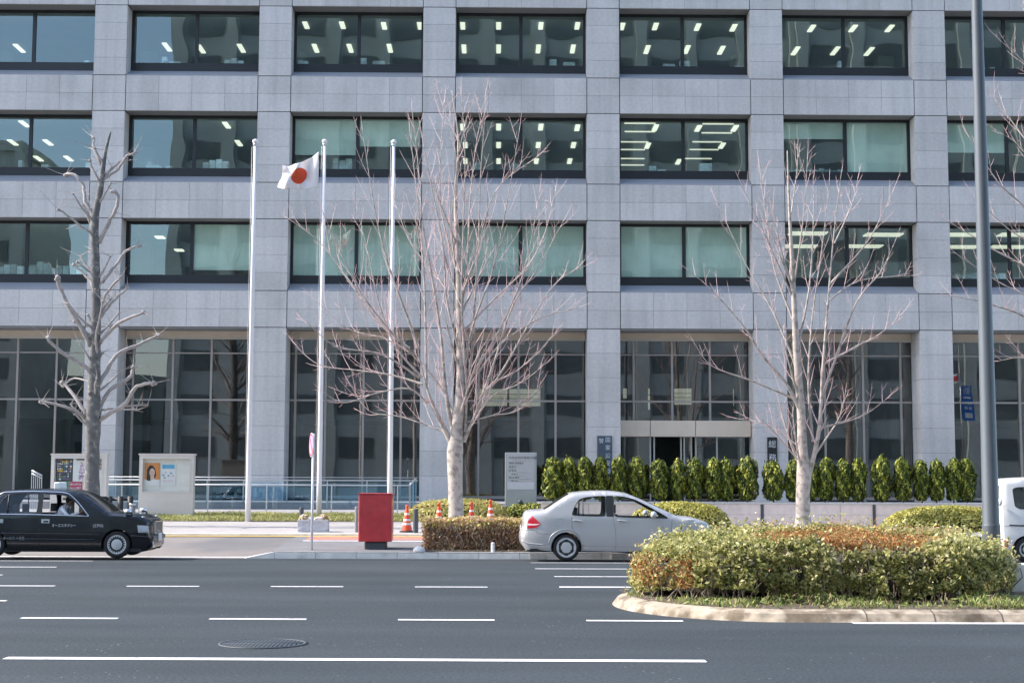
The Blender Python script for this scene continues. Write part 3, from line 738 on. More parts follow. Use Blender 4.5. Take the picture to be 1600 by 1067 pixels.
g = MB(); g.box(3.35, 3.445, -.64, .64, .42, .52); g.obj('bumper_bar', mat('bumper_grey', (.06,.065,.075), .35, var=0), taxi.t, bevel=.02)
MB().box(3.449, 3.463, -.17, .17, .38, .55).obj('number_plate', PLATE, taxi.t)
for sg in (-1, 1):
    MB().lathe((3.40, sg*.54, .34), [(.05,-.03),(.06,.02),(.05,.03),(.001,.035)], 14, axis='x').obj('fog_lamp', CLEARLENS, taxi.t)
    mm = MB(); mm.tube([(2.98,sg*.74,.97),(2.92,sg*.76,1.06)], .02, 6, m=1); mm.ball((2.86, sg*.76, 1.09), (.09,.075,.06)); mm.obj('fender_mirror', [CHROME, PLASTIC], taxi.t)
    MB().ball((3.20, sg*.70, .955), (.035,.03,.02)).obj('marker_lamp', CLEARLENS, taxi.t)
rs = MB(); rs.box(.96, 1.10, -.30, .30, 1.60, 1.77); rsn = rs.obj('roof_sign', mat('roof_sign_white', (.85,.86,.84), .35, var=0), taxi.t, bevel=.03)
MB().box(.97, 1.09, -.26, .26, 1.555, 1.60).obj('sign_foot', PLASTIC, rsn)
mm = MB()
seat(mm, 1.32, -.37, top=.60, cover=1); seat(mm, 1.32, .37, top=.60, cover=1); seat(mm, .42, -.36, z=.5, top=.52, cover=1); seat(mm, .42, .36, z=.5, top=.52, cover=1)
mm.box(1.85, 2.35, -.68, .68, .5, .94); mm.tube([(1.72+.05*math.sin(a*.4),-.37+.18*math.cos(a*.4),.92+.17*math.sin(a*.4)) for a in range(17)], .014, 6, cap=False)
mm.obj('interior', [SEATM, SEATW], taxi.t)
hl = MB(); hl.box(.1,1.55,-.56,.56,1.485,1.497); hl.box(-.1,2.0,.70,.72,.55,.96); hl.obj('headlining', mat('pale_headlining', (.62,.61,.58), .9, var=.04), taxi.t)
# the driver
def skinned(name, joints, bones, mats, parent=None, sub=2, loc=None):
    me = bpy.data.meshes.new(name); me.from_pydata([j[0] for j in joints], bones, []); o = bpy.data.objects.new(name, me); COL.objects.link(o)
    sk = o.modifiers.new('skin', 'SKIN'); ss = o.modifiers.new('sub', 'SUBSURF'); ss.levels = sub; ss.render_levels = sub
    for i, j in enumerate(joints):
        r = j[1]; me.skin_vertices[0].data[i].radius = (r if hasattr(r,'__len__') else (r,r)); me.skin_vertices[0].data[i].use_root = (i == 0)
    dg = bpy.context.evaluated_depsgraph_get(); m2 = bpy.data.meshes.new_from_object(o.evaluated_get(dg))
    bpy.data.objects.remove(o); m2.name = name
    o = link(name, m2, parent); m2.materials.clear()
    for m in mats: m2.materials.append(m)
    for p_ in m2.polygons: p_.use_smooth = True
    return o
SKIN = mat('skin', (.30,.16,.10), .6, var=.05); SHIRT = mat('white_shirt', (.85,.85,.88), .8, var=.04, bump=.004, scale=5); HAIR = mat('dark_hair', (.012,.010,.009), .6, var=.2, scale=20)
dy = -.37
J = [((1.22,dy,.56),(.16,.15)),((1.17,dy,.80),(.15,.12)),((1.20,dy,1.02),(.18,.12)),((1.27,dy,1.17),(.12,.08)),((1.335,dy,1.235),(.055,.05)),((1.39,dy,1.29),(.075,.075)),((1.405,dy,1.36),(.08,.085)),((1.41,dy,1.42),(.05,.055)),
     ((1.25,dy-.20,1.13),.062),((1.42,dy-.24,.96),.048),((1.63,dy-.15,1.03),.036),((1.70,dy-.13,1.06),.035),
     ((1.25,dy+.20,1.13),.062),((1.42,dy+.24,.96),.048),((1.63,dy+.15,1.03),.036),((1.70,dy+.13,1.06),.035),
     ((1.50,dy-.10,.56),.085),((1.78,dy-.11,.50),.06),((1.50,dy+.10,.56),.085),((1.78,dy+.11,.50),.06)]
BN = [(0,1),(1,2),(2,3),(3,4),(4,5),(5,6),(6,7),(3,8),(8,9),(9,10),(10,11),(3,12),(12,13),(13,14),(14,15),(0,16),(16,17),(0,18),(18,19)]
drv = skinned('person', J, BN, [SHIRT, SKIN, PLASTIC])
for pl in drv.data.polygons:
    c = pl.center
    pl.material_index = 1 if ((c.z > 1.215 and c.x > 1.31) or c.x > 1.655) else (2 if c.z < .70 else 0)
drv.location = taxi.t.location.copy()
tag(drv, 'person in a white shirt at the steering wheel of the black taxi', 'person')
h = MB()
h.ball((1.385,dy,1.385), (.098,.092,.085)); h.ball((1.35,dy,1.335), (.07,.086,.08)); h.obj('hair', HAIR, drv)
h = MB(); h.tube([(1.475,dy,1.365),(1.497,dy,1.325),(1.475,dy,1.315)], [.008,.014,.01], 6); h.obj('nose', SKIN, drv)
for sg in (-1, 1):                                      # hands closed round the wheel rim
    h = MB(); h.ball((1.715,dy+sg*.13,1.075), (.04,.028,.045), 10, 8)
    for k in range(4):
        a = 1.065+k*.018-.02; h.tube([(1.735,dy+sg*.145,a),(1.757,dy+sg*.13,a+.004),(1.757,dy+sg*.105,a+.006),(1.738,dy+sg*.098,a)], [.009,.009,.008,.007], 6)
    h.tube([(1.70,dy+sg*.115,1.09),(1.72,dy+sg*.095,1.10),(1.738,dy+sg*.092,1.098)], [.011,.010,.008], 6); h.obj('hand', SKIN, drv)

# white van at the right edge
S3 = 66.7; Y3 = 34.25
conv3 = lambda px, py: ((px-1606)/S3, (874-py)/S3)
top3 = [(1574,858),(1571,846),(1570,815),(1571,780),(1572.5,756),(1576,749.5),(1586,746.5),(1620,744.5),(1660,744),(1700,746),(1724,750),(1742,772),(1760,796),(1776,803),(1783,815),(1785,840),(1783,858)]
p = P(1606, 874, Y3)
van = Car('van', 'white van at the right edge behind the grey lamp post', (p.x, Y3+.74, -.01), conv3, .74, 1.1, .12, top3, [(1780,860),(1573,859)], (0, 2.42), .29, .33,
    [[(1588,761),(1596,758.5),(1640,758),(1640,792),(1597,792),(1590,788)], [(1646,792),(1646,758),(1690,758),(1690,792)], [(1696,792),(1696,758),(1722,759),(1742,782),(1748,794)]],
    {3:'rear_window', 10:'windscreen', 11:'windscreen'}, PAINT_W, rnd_r=.06, crown=.03, endtaper=.07, side_glass=CARGLASS_D)
van.wheels((0, 2.42), .29, rim=.18, style='spokes')
van.patch('tail_lamp', [(1572,840),(1577.5,840),(1577,852),(1573,852)], REDLENS, .01)
van.line('side_crease', [(1573,818),(1640,819),(1780,820)], mat('van_seam', (.2,.2,.21), .6, var=0), .006)
van.line('slide_rail', [(1580,817),(1590,817.4),(1630,818)], PLASTIC, .018)
for pts in ([(1643,752),(1643,860)], [(1693,752),(1693,860)]): van.line('door_seam', pts, PLASTIC, .004, k=1)
MB().ball((-.60, -.70, 1.38), (.05,.06,.09)).obj('corner_mirror', PAINT_W, van.t)
mm = MB(); seat(mm, 1.7, -.33, z=.75, top=.55); seat(mm, 1.7, .33, z=.75, top=.55); seat(mm, .7, 0, z=.75, wdt=.55, top=.5); mm.box(-.4, 2.0, -.6, .6, .45, .5); mm.obj('interior', SEATM, van.t)

# lettering
def text(body, size, loc, rot, m, name='lettering', parent=None, ext=.003, align='CENTER', vert=False, sx=1):
    c = bpy.data.curves.new('text', 'FONT'); c.size = size; c.align_x = align; c.align_y = 'CENTER'; c.extrude = ext
    c.body = '\n'.join(body) if vert else body; c.space_line = 1.0
    o = bpy.data.objects.new('text', c); COL.objects.link(o)
    me = bpy.data.meshes.new_from_object(o.evaluated_get(bpy.context.evaluated_depsgraph_get())); bpy.data.objects.remove(o)
    me.materials.clear(); me.materials.append(m); me.name = name
    o = link(name, me, parent); o.location = loc; o.rotation_euler = rot; o.scale = (sx,1,1); return o
SILV = mat('silver_lettering', (.6,.62,.64), .5, var=0); GREYL = mat('grey_lettering', (.28,.30,.31), .6, var=0)
def taxitext(body, pxc, pyc, hpx, m, sx=1):
    x, z = conv2(pxc, pyc); y = -(taxi.hw(x, z)+.006)
    text(body, hpx/S2*1.1, (x, y, z), (R(90),0,0), m, 'lettering', taxi.t, .003, sx=sx)
taxitext('オーエスタクシー', 97, 821, 5.2, SILV, .82); taxitext('(江戸川)', 150, 821.2, 5, SILV, .8); taxitext('オーエス ＋日交', 20, 841, 5.2, GREYL, .8)
# ------------------------------------------------------------------ trees
BARK = mat('pale_bark', (.43,.38,.335), .85, var=.16, scale=7, bump=.01, bscale=30, second=(.24,.215,.185), sscale=6, sthr=(.50,.64))
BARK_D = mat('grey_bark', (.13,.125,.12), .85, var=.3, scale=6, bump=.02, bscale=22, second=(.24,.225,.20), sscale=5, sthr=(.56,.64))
TWIG = mat('pinkish_twig', (.70,.50,.49), .7, var=.15, scale=6)
TWIG_D = mat('grey_twig', (.34,.31,.29), .7, var=.2, scale=6)
BUD = mat('reddish_bud', (.30,.15,.11), .6, var=.2, scale=30)
def rv(r, s): return Vector((r.uniform(-s,s), r.uniform(-s,s), r.uniform(-s,s)))
def smooth3(pts, k=4):
    out = []
    for i in range(len(pts)-1):
        p0 = pts[max(i-1,0)]; p1 = pts[i]; p2 = pts[i+1]; p3 = pts[min(i+2,len(pts)-1)]
        for j in range(k):
            t = j/k; out.append(.5*((2*p1)+(p2-p0)*t+(2*p0-5*p1+4*p2-p3)*t*t+(3*p1-p0-3*p2+p3)*t**3))
    out.append(pts[-1]); return out
def shoot(mb, r, p, d, L, rad, level, up=.5, tip=.0035):
    n = max(3, int(L/.16)); pts = [p.copy()]; d = d.normalized(); st = L/n
    for i in range(n):
        d = (d + Vector((0,0,up*.16)) + rv(r,.085)).normalized(); pts.append(pts[-1]+d*st)
    mb.tube(pts, [lerp(rad, tip, (i/n)**.8) for i in range(n+1)], 5 if rad > .015 else 4, m=(1 if rad < .03 else 0), cap=False)
    mb.tube([pts[-1], pts[-1]+d*.03, pts[-1]+d*.06], [tip*1.3, tip*1.7, .001], 4, m=2, cap=False)
    if level > 0:
        k = r.randint(0,1); i = 1
        while i < n:
            fr = i/n
            if r.random() < .62:
                t = (pts[i]-pts[i-1]).normalized(); side = t.cross(Vector((r.uniform(-.6,.6),1,r.uniform(-.3,.3)))).normalized()*(1 if k%2 else -1)
                dd = t*r.uniform(.35,.7)+side*r.uniform(.35,.8)+Vector((0,r.uniform(-.55,.55),.1)); k += 1
                LL = L*r.uniform(.18,.42)*(1.15-fr*.55) if level > 1 else r.uniform(.05,.30)*(1.2-fr*.5)
                shoot(mb, r, pts[i], dd, max(.07,LL), max(tip*1.1, lerp(rad,tip,fr)*.55), level-1, up, tip)
            i += 1
    return pts
def bare_tree(name, label, Y, base_px, trunk, limbs, seed, extra=10, bark=BARK, twig=TWIG, zbase=.45, r_trunk=.22, limb_r=.075, lev=2, spacing=.42, side_len=(.5,1.5), ex_range=(.15,.95)):
    r = random.Random(seed); base = P(base_px, 800, Y); base.z = zbase
    t = thing(name, label, 'tree', base)
    o = base
    tp = [P(a, b_, Y) for a, b_, *_ in trunk]; tr = [q[2] if len(q) > 2 else None for q in trunk]
    sm = smooth3([q-o for q in tp]); rr = []
    for i in range(len(tp)-1):
        for j in range(4): rr.append(lerp(tr[i], tr[i+1], j/4))
    rr.append(tr[-1])
    mb = MB(); low = Vector((sm[0].x, sm[0].y, -.15))
    mb.tube([low, Vector((sm[0].x, sm[0].y, .02)), Vector((sm[0].x,sm[0].y,.25))]+[q for q in sm if q.z > .3], [rr[0]*1.35, rr[0]*1.25, rr[0]*1.06]+[q for q, s in zip(rr, sm) if s.z > .3], 16)
    trk = mb
    br = MB()
    def dress(pts, radii, dens=1.0):
        L = 0; nxt = spacing*.6; k = r.randint(0,1); tot = sum((b_-a_).length for a_, b_ in zip(pts[:-1], pts[1:]))
        for i in range(1, len(pts)):
            L += (pts[i]-pts[i-1]).length
            if L > nxt and L < tot*.97:
                fr = L/tot; nxt += spacing*r.uniform(.6,1.4)/dens
                if fr < .12: continue
                tg = (pts[i]-pts[i-1]).normalized(); side = tg.cross(Vector((0,1,0)));
                side = (side if side.length > .1 else Vector((1,0,0))).normalized()*(1 if k%2 else -1); k += 1
                d = tg*r.uniform(.55,.95)+side*r.uniform(.25,.6)+Vector((0,r.uniform(-.7,.7),r.uniform(.2,.6)))
                shoot(br, r, pts[i], d, r.uniform(*side_len)*(1.2-fr*.7), max(.0075, radii[i]*.40), 1)
    for lb in limbs:
        pts_px, r0, dy = lb[0], lb[1], lb[2]
        n = len(pts_px)
        raw = [P(a, b_, Y+dy*(i/(n-1)))-o for i, (a, b_) in enumerate(pts_px)]
        raw = [raw[0]]+[q+rv(r,.03) for q in raw[1:]]
        pts = smooth3(raw, 5); m = len(pts); rad = [lerp(r0*.86, .007, (i/(m-1))**.62) for i in range(m)]
        br.tube(pts, rad, 8, cap=False)
        dress(pts, rad)
        dl = (pts[-1]-pts[-2]).normalized(); shoot(br, r, pts[-1], dl, r.uniform(.35,.7), .009, 1)
    for e in range(extra):                                # limbs towards and away from the street
        f = r.uniform(*ex_range); i = int(f*(len(sm)-1)); az = r.choice((-1,1))*r.uniform(.5,1.35)*math.pi/2 + (0 if r.random() < .5 else math.pi)
        d = Vector((math.sin(az)*.6, math.cos(az), r.uniform(.9,1.7)))
        if abs(d.y) < .35: d.y = .5*r.choice((-1,1))
        L = r.uniform(2.2,4.6)*(1.15-f*.6); pts = [sm[i].copy()]; d.normalize()
        for q in range(9): d = (d+Vector((0,0,.07))+rv(r,.06)).normalized(); pts.append(pts[-1]+d*L/9)
        pts = smooth3(pts, 3); rad = [lerp(min(limb_r*.7, rr[i]*.6), .008, (q/(len(pts)-1))**.75) for q in range(len(pts))]
        br.tube(pts, rad, 7, cap=False); dress(pts, rad)
    trk.obj('trunk', bark, t)
    br.obj('branches', [bark, twig, BUD], t)
    return t
def knob(mb, r, p, s):
    for q in range(4): mb.ball(p+rv(r, s*.55), (s*r.uniform(.6,.9), s*r.uniform(.6,.9), s*r.uniform(.5,.8)), 9, 6)
    for q in range(r.randint(2,5)):
        d = Vector((r.uniform(-1,1), r.uniform(-.8,.8), r.uniform(-.2,1)))
        shoot(mb, r, p, d, r.uniform(.2,.75), .012, 0, up=.1, tip=.004)
# the large middle tree
T2 = [(713,812,.225),(711.5,760,.21),(711,705,.24),(715,660,.17),(720,600,.145),(719,520,.115),(716,410,.085),(712,310,.055),(716,220,.03),(706,142,.01)]
L2 = [([(735,640),(770,600),(800,585),(830,560),(868,520)],.045,.9),([(700,620),(650,560),(600,530),(545,515),(495,470)],.05,.9),([(718,500),(690,440),(640,380),(612,300)],.045,1.2),([(722,520),(770,470),(820,420),(850,370),(868,300)],.045,1.1),([(660,590),(620,540),(590,470),(575,400),(560,330)],.05,-.3),([(730,600),(780,520),(810,450),(828,380),(845,300)],.05,-1.2),([(712,420),(705,350),(712,270),(708,200)],.035,-1.0),([(706,680),(660,660),(620,650),(575,640),(545,600)],.035,.9),([(728,660),(770,650),(810,640),(845,600)],.035,-.8),
      ([(707,695),(679,641),(666,602),(653,544)],.13,-.3),([(653,544),(640,505),(608,420),(585,330),(567,205)],.07,-.5),
      ([(712,690),(702,650),(694,600),(690,520),(672,420),(662,350),(655,260),(645,172)],.10,.4),
      ([(666,602),(663,492),(660,400),(650,300),(640,205)],.055,.5),
      ([(653,560),(615,522),(569,463),(537,408),(505,335)],.06,-1.2),([(640,545),(590,500),(540,430),(500,380),(455,345)],.05,1.4),
      ([(655,590),(600,555),(555,548),(520,540),(478,505)],.05,-1.0),([(660,600),(610,585),(560,580),(500,570),(462,540)],.045,.8),
      ([(668,630),(640,607),(590,615),(540,628),(505,615)],.045,-.6),
      ([(720,640),(735,560),(742,480),(748,380),(752,280),(757,175)],.075,.5),([(722,600),(740,510),(770,420),(790,330),(812,205)],.06,-.8),
      ([(716,520),(730,420),(735,320),(742,240),(758,150)],.05,.9),
      ([(725,690),(745,640),(775,560),(800,480),(840,420),(880,345)],.07,-.9),([(745,640),(790,570),(830,500),(870,440),(915,415)],.05,1.0),
      ([(722,690),(740,660),(770,620),(815,598),(855,565)],.05,-.7),([(735,600),(780,540),(840,500),(905,480)],.05,.5),
      ([(718,470),(745,400),(775,300),(832,250)],.045,-1.1),([(716,430),(690,330),(688,240),(695,160)],.045,.7),([(720,560),(700,470),(690,380),(672,280),(660,215)],.05,-.9),
      ([(727,675),(728,600),(722,480),(725,360),(728,250),(722,145)],.06,-.6)]
bare_tree('bare_tree', 'large bare spreading tree in front of the flagpoles, its trunk behind the brown hedge', 43.2, 713, T2, L2, 21, extra=8, lev=2, spacing=.30, side_len=(.5,1.8))
# the right-hand tree
T3 = [(1255,815,.225),(1254.5,770,.205),(1256,745,.22),(1253.5,700,.15),(1252,646,.13),(1244,545,.10),(1240,455,.075),(1234,342,.045),(1230,236,.012)]
L3 = [([(1259,755),(1267,730),(1279,669),(1287,579),(1293,477),(1303,365),(1314,270)],.135,-.4),
      ([(1250,640),(1226,596),(1189,551),(1164,511),(1113,455),(1076,421)],.085,-.7),([(1245,575),(1209,489),(1169,416),(1119,316)],.06,.6),([(1246,625),(1175,596),(1113,573),(1085,539)],.05,-.5),
      ([(1239,500),(1209,416),(1197,330),(1188,262)],.05,.5),([(1236,460),(1200,380),(1160,290)],.04,-.9),([(1250,722),(1214,680),(1186,652)],.035,-.6),([(1252,700),(1200,664),(1150,655)],.03,.5),
      ([(1247,540),(1265,455),(1270,360),(1273,278)],.055,.6),([(1283,624),(1304,562),(1338,472),(1377,427),(1394,387)],.07,-.5),([(1290,567),(1332,545),(1377,522),(1406,492)],.05,.6),
      ([(1284,668),(1344,652),(1383,624)],.045,-.4),([(1272,712),(1310,657),(1321,618)],.045,.4),([(1297,444),(1355,376),(1394,299)],.05,-.6),([(1293,472),(1344,438),(1426,430)],.045,.8),
      ([(1304,380),(1330,320),(1340,278)],.03,.3),([(1240,450),(1255,340),(1262,250)],.04,-.7),([(1270,690),(1262,600),(1268,500),(1285,380),(1295,290)],.06,.7)]
bare_tree('bare_tree', 'bare pale tree with a forked trunk in front of the clipped conifers', 43.2, 1255, T3, L3, 5, extra=6, lev=2, spacing=.29, side_len=(.35,1.3))
# the tree that reaches in from the right edge
T4 = [(1690,815,.22),(1689,700,.20),(1688,600,.16),(1684,480,.12),(1680,350,.09),(1684,200,.06),(1690,60,.03),(1690,-40,.01)]
L4 = [([(1686,610),(1620,510),(1545,475),(1480,462)],.08,-.5),([(1684,530),(1620,430),(1560,395),(1480,346)],.07,.5),([(1682,450),(1610,335),(1560,285),(1508,205)],.07,-.6),([(1682,360),(1620,245),(1580,190),(1540,135)],.06,.6),
      ([(1684,300),(1640,150),(1600,100),(1566,66)],.05,-.4),([(1684,490),(1640,400),(1580,360),(1525,310)],.06,.3),([(1686,560),(1630,480),(1560,440),(1500,400)],.06,-.3),([(1684,420),(1640,300),(1595,230),(1555,205)],.05,.2),
      ([(1684,250),(1650,130),(1620,60),(1600,10)],.05,.3),([(1688,640),(1640,580),(1600,560),(1560,565)],.05,.4),([(1684,500),(1740,400),(1790,250)],.07,.3),([(1684,400),(1730,250),(1760,100)],.06,-.3)]
bare_tree('bare_tree', 'bare tree reaching in at the right edge behind the lamp post', 43.0, 1690, T4, L4, 11, extra=6, lev=2, spacing=.30, side_len=(.5,1.4))
# the pollarded tree at left
r1 = random.Random(3); Y1t = 45.0; base = P(144, 800, Y1t); base.z = .44
t1 = thing('pollarded_tree', 'grey pollarded tree with knobby stubs in front of the left notice board', 'tree', base)
tk = [(143.5,800,.26),(143.5,760,.235),(144.5,700,.21),(146,655,.225),(147,600,.185),(149,540,.155),(150,492,.145),(149.5,440,.135),(148.6,390,.125),(148,346,.12),(157,295,.09),(162,255,.068),(166,232,.05),(173,206,.025)]
q = [P(a,b_,Y1t)-base for a,b_,_ in tk]; sm = smooth3(q); rr = []
for i in range(len(tk)-1): rr += [lerp(tk[i][2], tk[i+1][2], j/4)*r1.uniform(.95,1.07) for j in range(4)]
rr.append(tk[-1][2])
mb = MB(); mb.tube([Vector((sm[0].x,sm[0].y,-.2))]+sm, [.36]+rr, 16)
for _ in range(16):
    i = r1.randint(14, len(sm)-6); mb.ball(sm[i]+Vector((r1.uniform(-1,1)*rr[i]*.8, -rr[i]*r1.uniform(.3,.8), 0)), rr[i]*r1.uniform(.28,.5), 9, 6)
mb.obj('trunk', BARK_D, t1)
lm = [([(141,540),(131,516),(110,482),(97,453),(88,437)],.10,-.4),([(145,586),(129,570),(97,550),(73,527)],.085,-.8),([(138,650),(117,618),(97,597)],.08,.4),([(133,652),(112,638),(63,627)],.07,-.5),
      ([(154,657),(195,628),(214,604),(239,598)],.09,-.5),([(155,643),(170,613),(200,589),(209,573)],.085,.4),([(155,600),(183,557),(214,540),(248,523)],.085,.8),([(156,537),(185,506),(224,487)],.075,-.5),
      ([(156,495),(180,467),(202,448)],.06,.3),([(155,482),(170,453),(190,433)],.06,-.4),([(160,442),(180,414),(197,394),(217,384)],.06,.3),([(155,380),(168,350),(180,326),(184,307),(177,297)],.085,-.3),
      ([(147,340),(134,316),(129,292),(117,273),(102,272)],.075,.4),([(146,368),(122,348),(92,326)],.055,-.5),([(147,455),(139,436),(114,414)],.06,.3),([(164,279),(185,265),(200,243),(209,242)],.055,-.3),
      ([(160,260),(148,233),(147,217)],.05,.2),([(157,288),(139,251)],.05,-.3),([(190,634),(229,633)],.04,.2),([(150,640),(147,610),(150,590)],.04,-.5),([(148,600),(118,590),(100,606)],.035,.8),([(149,470),(146,420),(150,380),(143,330)],.06,.6),([(160,640),(185,640),(212,640)],.045,1.2),([(152,560),(150,520),(160,470)],.05,-.9)]
br = MB()
for px, r0, dy in lm:
    n = len(px); pts = smooth3([P(a,b_,Y1t+dy*i/(n-1))-base+(rv(r1,.03) if i else Vector()) for i,(a,b_) in enumerate(px)], 4); pts = [pts[0]]+[q_+rv(r1,.022) for q_ in pts[1:]]
    br.tube(pts, [lerp(r0*.80, r0*.52, i/(len(pts)-1))*r1.uniform(.93,1.1) for i in range(len(pts))], 9)
    knob(br, r1, pts[-1], r0*.95)
    for _ in range(2):
        p0 = pts[r1.randint(2,len(pts)-2)]; shoot(br, r1, p0, Vector((r1.uniform(-1,1),r1.uniform(-.5,.5),r1.uniform(-.3,1))), r1.uniform(.2,.6), .014, 0, up=.1)
for k in range(26):                                   # small stubs and upturned shoots all along the trunk
    i = r1.randint(10, len(sm)-5); sd = r1.choice((-1,1)); d = Vector((sd*r1.uniform(.5,1), r1.uniform(-.7,.5), r1.uniform(.2,.9)))
    L_ = r1.uniform(.25,.9); p0 = sm[i]; ps = [p0, p0+d*L_*.35, p0+d*L_*.65+Vector((0,0,.06)), p0+d*L_+Vector((sd*.03,0,.2))]
    ps = smooth3([q_+rv(r1,.02) for q_ in ps], 3); br.tube(ps, [lerp(.045,.024,u_/(len(ps)-1)) for u_ in range(len(ps))], 7); knob(br, r1, ps[-1], .04)
br.obj('branches', [mat('lit_grey_bark', (.34,.31,.29), .85, var=.2, scale=6, bump=.012, bscale=25), TWIG_D, BUD], t1)  # limb bark paler than the trunk's, sunlight put into its colour

# ------------------------------------------------------------------ foliage
rng = np.random.default_rng(4)
def leaf_mesh(name, mats, pts, nrm, size, aspect=.5, parent=None, tone=None, mi=None, upbias=0.0, jit=.7, bend=.0):
    n = len(pts); pts = np.asarray(pts, float); nrm = np.asarray(nrm, float)+rng.normal(0, jit, (n,3)); nrm /= np.linalg.norm(nrm, axis=1)[:,None]+1e-9
    u = rng.normal(0,1,(n,3)); u[:,2] += upbias; u -= nrm*np.sum(u*nrm,1)[:,None]; u /= np.linalg.norm(u,axis=1)[:,None]+1e-9
    v = np.cross(nrm, u); L = (np.asarray(size)*rng.uniform(.6,1.3,n))[:,None]; W_ = L*aspect
    a = pts-u*L*.5; c = pts+u*L*.5; b_ = pts+v*W_*.5-u*L*.06+nrm*L*bend; d = pts-v*W_*.5-u*L*.06+nrm*L*bend
    V = np.stack([a,b_,c,d],1).reshape(-1,3)
    me = bpy.data.meshes.new(name); me.vertices.add(4*n); me.vertices.foreach_set('co', V.ravel())
    me.loops.add(4*n); me.loops.foreach_set('vertex_index', np.arange(4*n)); me.polygons.add(n); me.polygons.foreach_set('loop_start', np.arange(0,4*n,4)); 
    for m in (mats if isinstance(mats,(list,tuple)) else [mats]): me.materials.append(m)
    if mi is not None: me.polygons.foreach_set('material_index', mi.astype(np.int32))
    at = me.attributes.new('tone','FLOAT','FACE'); at.data.foreach_set('value', (rng.random(n) if tone is None else tone).astype(np.float32))
    me.update(calc_edges=True); me.validate()
    return link(name, me, parent)
def vnoise(x, y, s, seed=0):
    k = np.random.default_rng(seed); out = 0
    for i in range(6): a = k.uniform(0,6.28); f = s*k.uniform(.6,1.8); out = out+np.sin((x*math.cos(a)+y*math.sin(a))*f+k.uniform(0,6.28))
    return out/6
HEDGE = leafmat('hedge_leaf', [(0,(.035,.045,.014)),(.22,(.13,.15,.04)),(.5,(.36,.36,.11)),(.8,(.56,.52,.20)),(1,(.64,.57,.32))], rough=.4, trans=.38)
RUST = leafmat('rusty_leaf', [(0,(.14,.06,.02)),(.5,(.40,.17,.05)),(1,(.60,.30,.10))])
THUJA = leafmat('conifer_spray', [(0,(.03,.048,.011)),(.4,(.085,.12,.018)),(.72,(.30,.34,.04)),(1,(.66,.62,.11))], trans=.12)
YELLOW = leafmat('golden_leaf', [(0,(.14,.15,.025)),(.4,(.42,.40,.08)),(.8,(.66,.59,.16)),(1,(.78,.68,.28))])
BROWNH = leafmat('winter_azalea_leaf', [(0,(.13,.09,.05)),(.3,(.32,.20,.12)),(.6,(.52,.30,.19)),(.8,(.54,.40,.17)),(1,(.72,.54,.44))], trans=.4)
STRAW = leafmat('straw_leaf', [(0,(.22,.21,.06)),(.5,(.52,.48,.17)),(1,(.80,.70,.36))], trans=.35)
GRASSM = leafmat('grass_blade', [(0,(.14,.16,.04)),(.5,(.38,.38,.12)),(1,(.66,.60,.28))])
WEEDM = leafmat('weed_leaf', [(0,(.10,.15,.03)),(.5,(.22,.28,.06)),(1,(.40,.38,.15))])
LITTER = leafmat('dead_leaf', [(0,(.12,.08,.05)),(1,(.40,.27,.16))])
TWIGB = mat('bush_twig', (.16,.12,.09), .85, var=.3, scale=8)
TWIGP = mat('pale_bush_twig', (.36,.30,.25), .85, var=.25, scale=8)
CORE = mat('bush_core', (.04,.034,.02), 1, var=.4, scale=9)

# median island with its kerb
def isl(i, off=0.0, n=40):                                # tip outline, i from 0 (back) to n (front)
    a = math.pi/2+math.pi*i/n; return (4.05+(2.30-off)*math.cos(a), 22.12+(2.66-off)*math.sin(a))
n = 40; out = [isl(i) for i in range(n+1)]; front_x = 4.05; xs_ = []
x = 4.05
while x < 22: xs_.append(x); x += .9
ring = [(xx, 22.12+2.66) for xx in reversed(xs_[1:])]+out+[(xx, 22.12-2.66) for xx in xs_[1:]]
ring_in = [(xx, 22.12+2.36) for xx in reversed(xs_[1:])]+[isl(i, .30) for i in range(n+1)]+[(xx, 22.12-2.36) for xx in xs_[1:]]
ring_t = [(xx, 22.12+2.58) for xx in reversed(xs_[1:])]+[isl(i, .12) for i in range(n+1)]+[(xx, 22.12-2.54) for xx in xs_[1:]]
mb = MB(); acc = 0; tn = .5; N_ = len(ring)
for i in range(N_-1):
    seg = math.dist(ring[i], ring[i+1]); acc += seg
    joint = acc > .85
    if joint: acc = 0
    tn = rnd.random() if joint else tn
    A = [(*ring[i],-.05),(*ring_t[i],.105),(*ring_in[i],.15)]; B = [(*ring[i+1],-.05),(*ring_t[i+1],.105),(*ring_in[i+1],.15)]
    if joint: B = [tuple(lerp(p_, q_, .975) for p_, q_ in zip(a_, b_)) for a_, b_ in zip(A, B)]
    mb.add(A+B, [(3,0,1,4),(4,1,2,5)], 0, False, tn)
    if joint: mb.add([B[0],B[1],B[2]]+[tuple(lerp(a_, b_, 1/.975) for a_, b_ in zip(p_, q_)) for p_, q_ in zip(A, B)], [(3,0,1,4),(4,1,2,5)], 1, False, .1)
struct(mb.obj('median_kerb', [KERBOLD, mat('kerb_joint', (.10,.085,.07), 1, var=.2)]))
mb = MB(); mb.add([(p_[0], p_[1], .145) for p_ in ring_in], [tuple(range(len(ring_in)))]); struct(mb.obj('median_soil', SOIL))

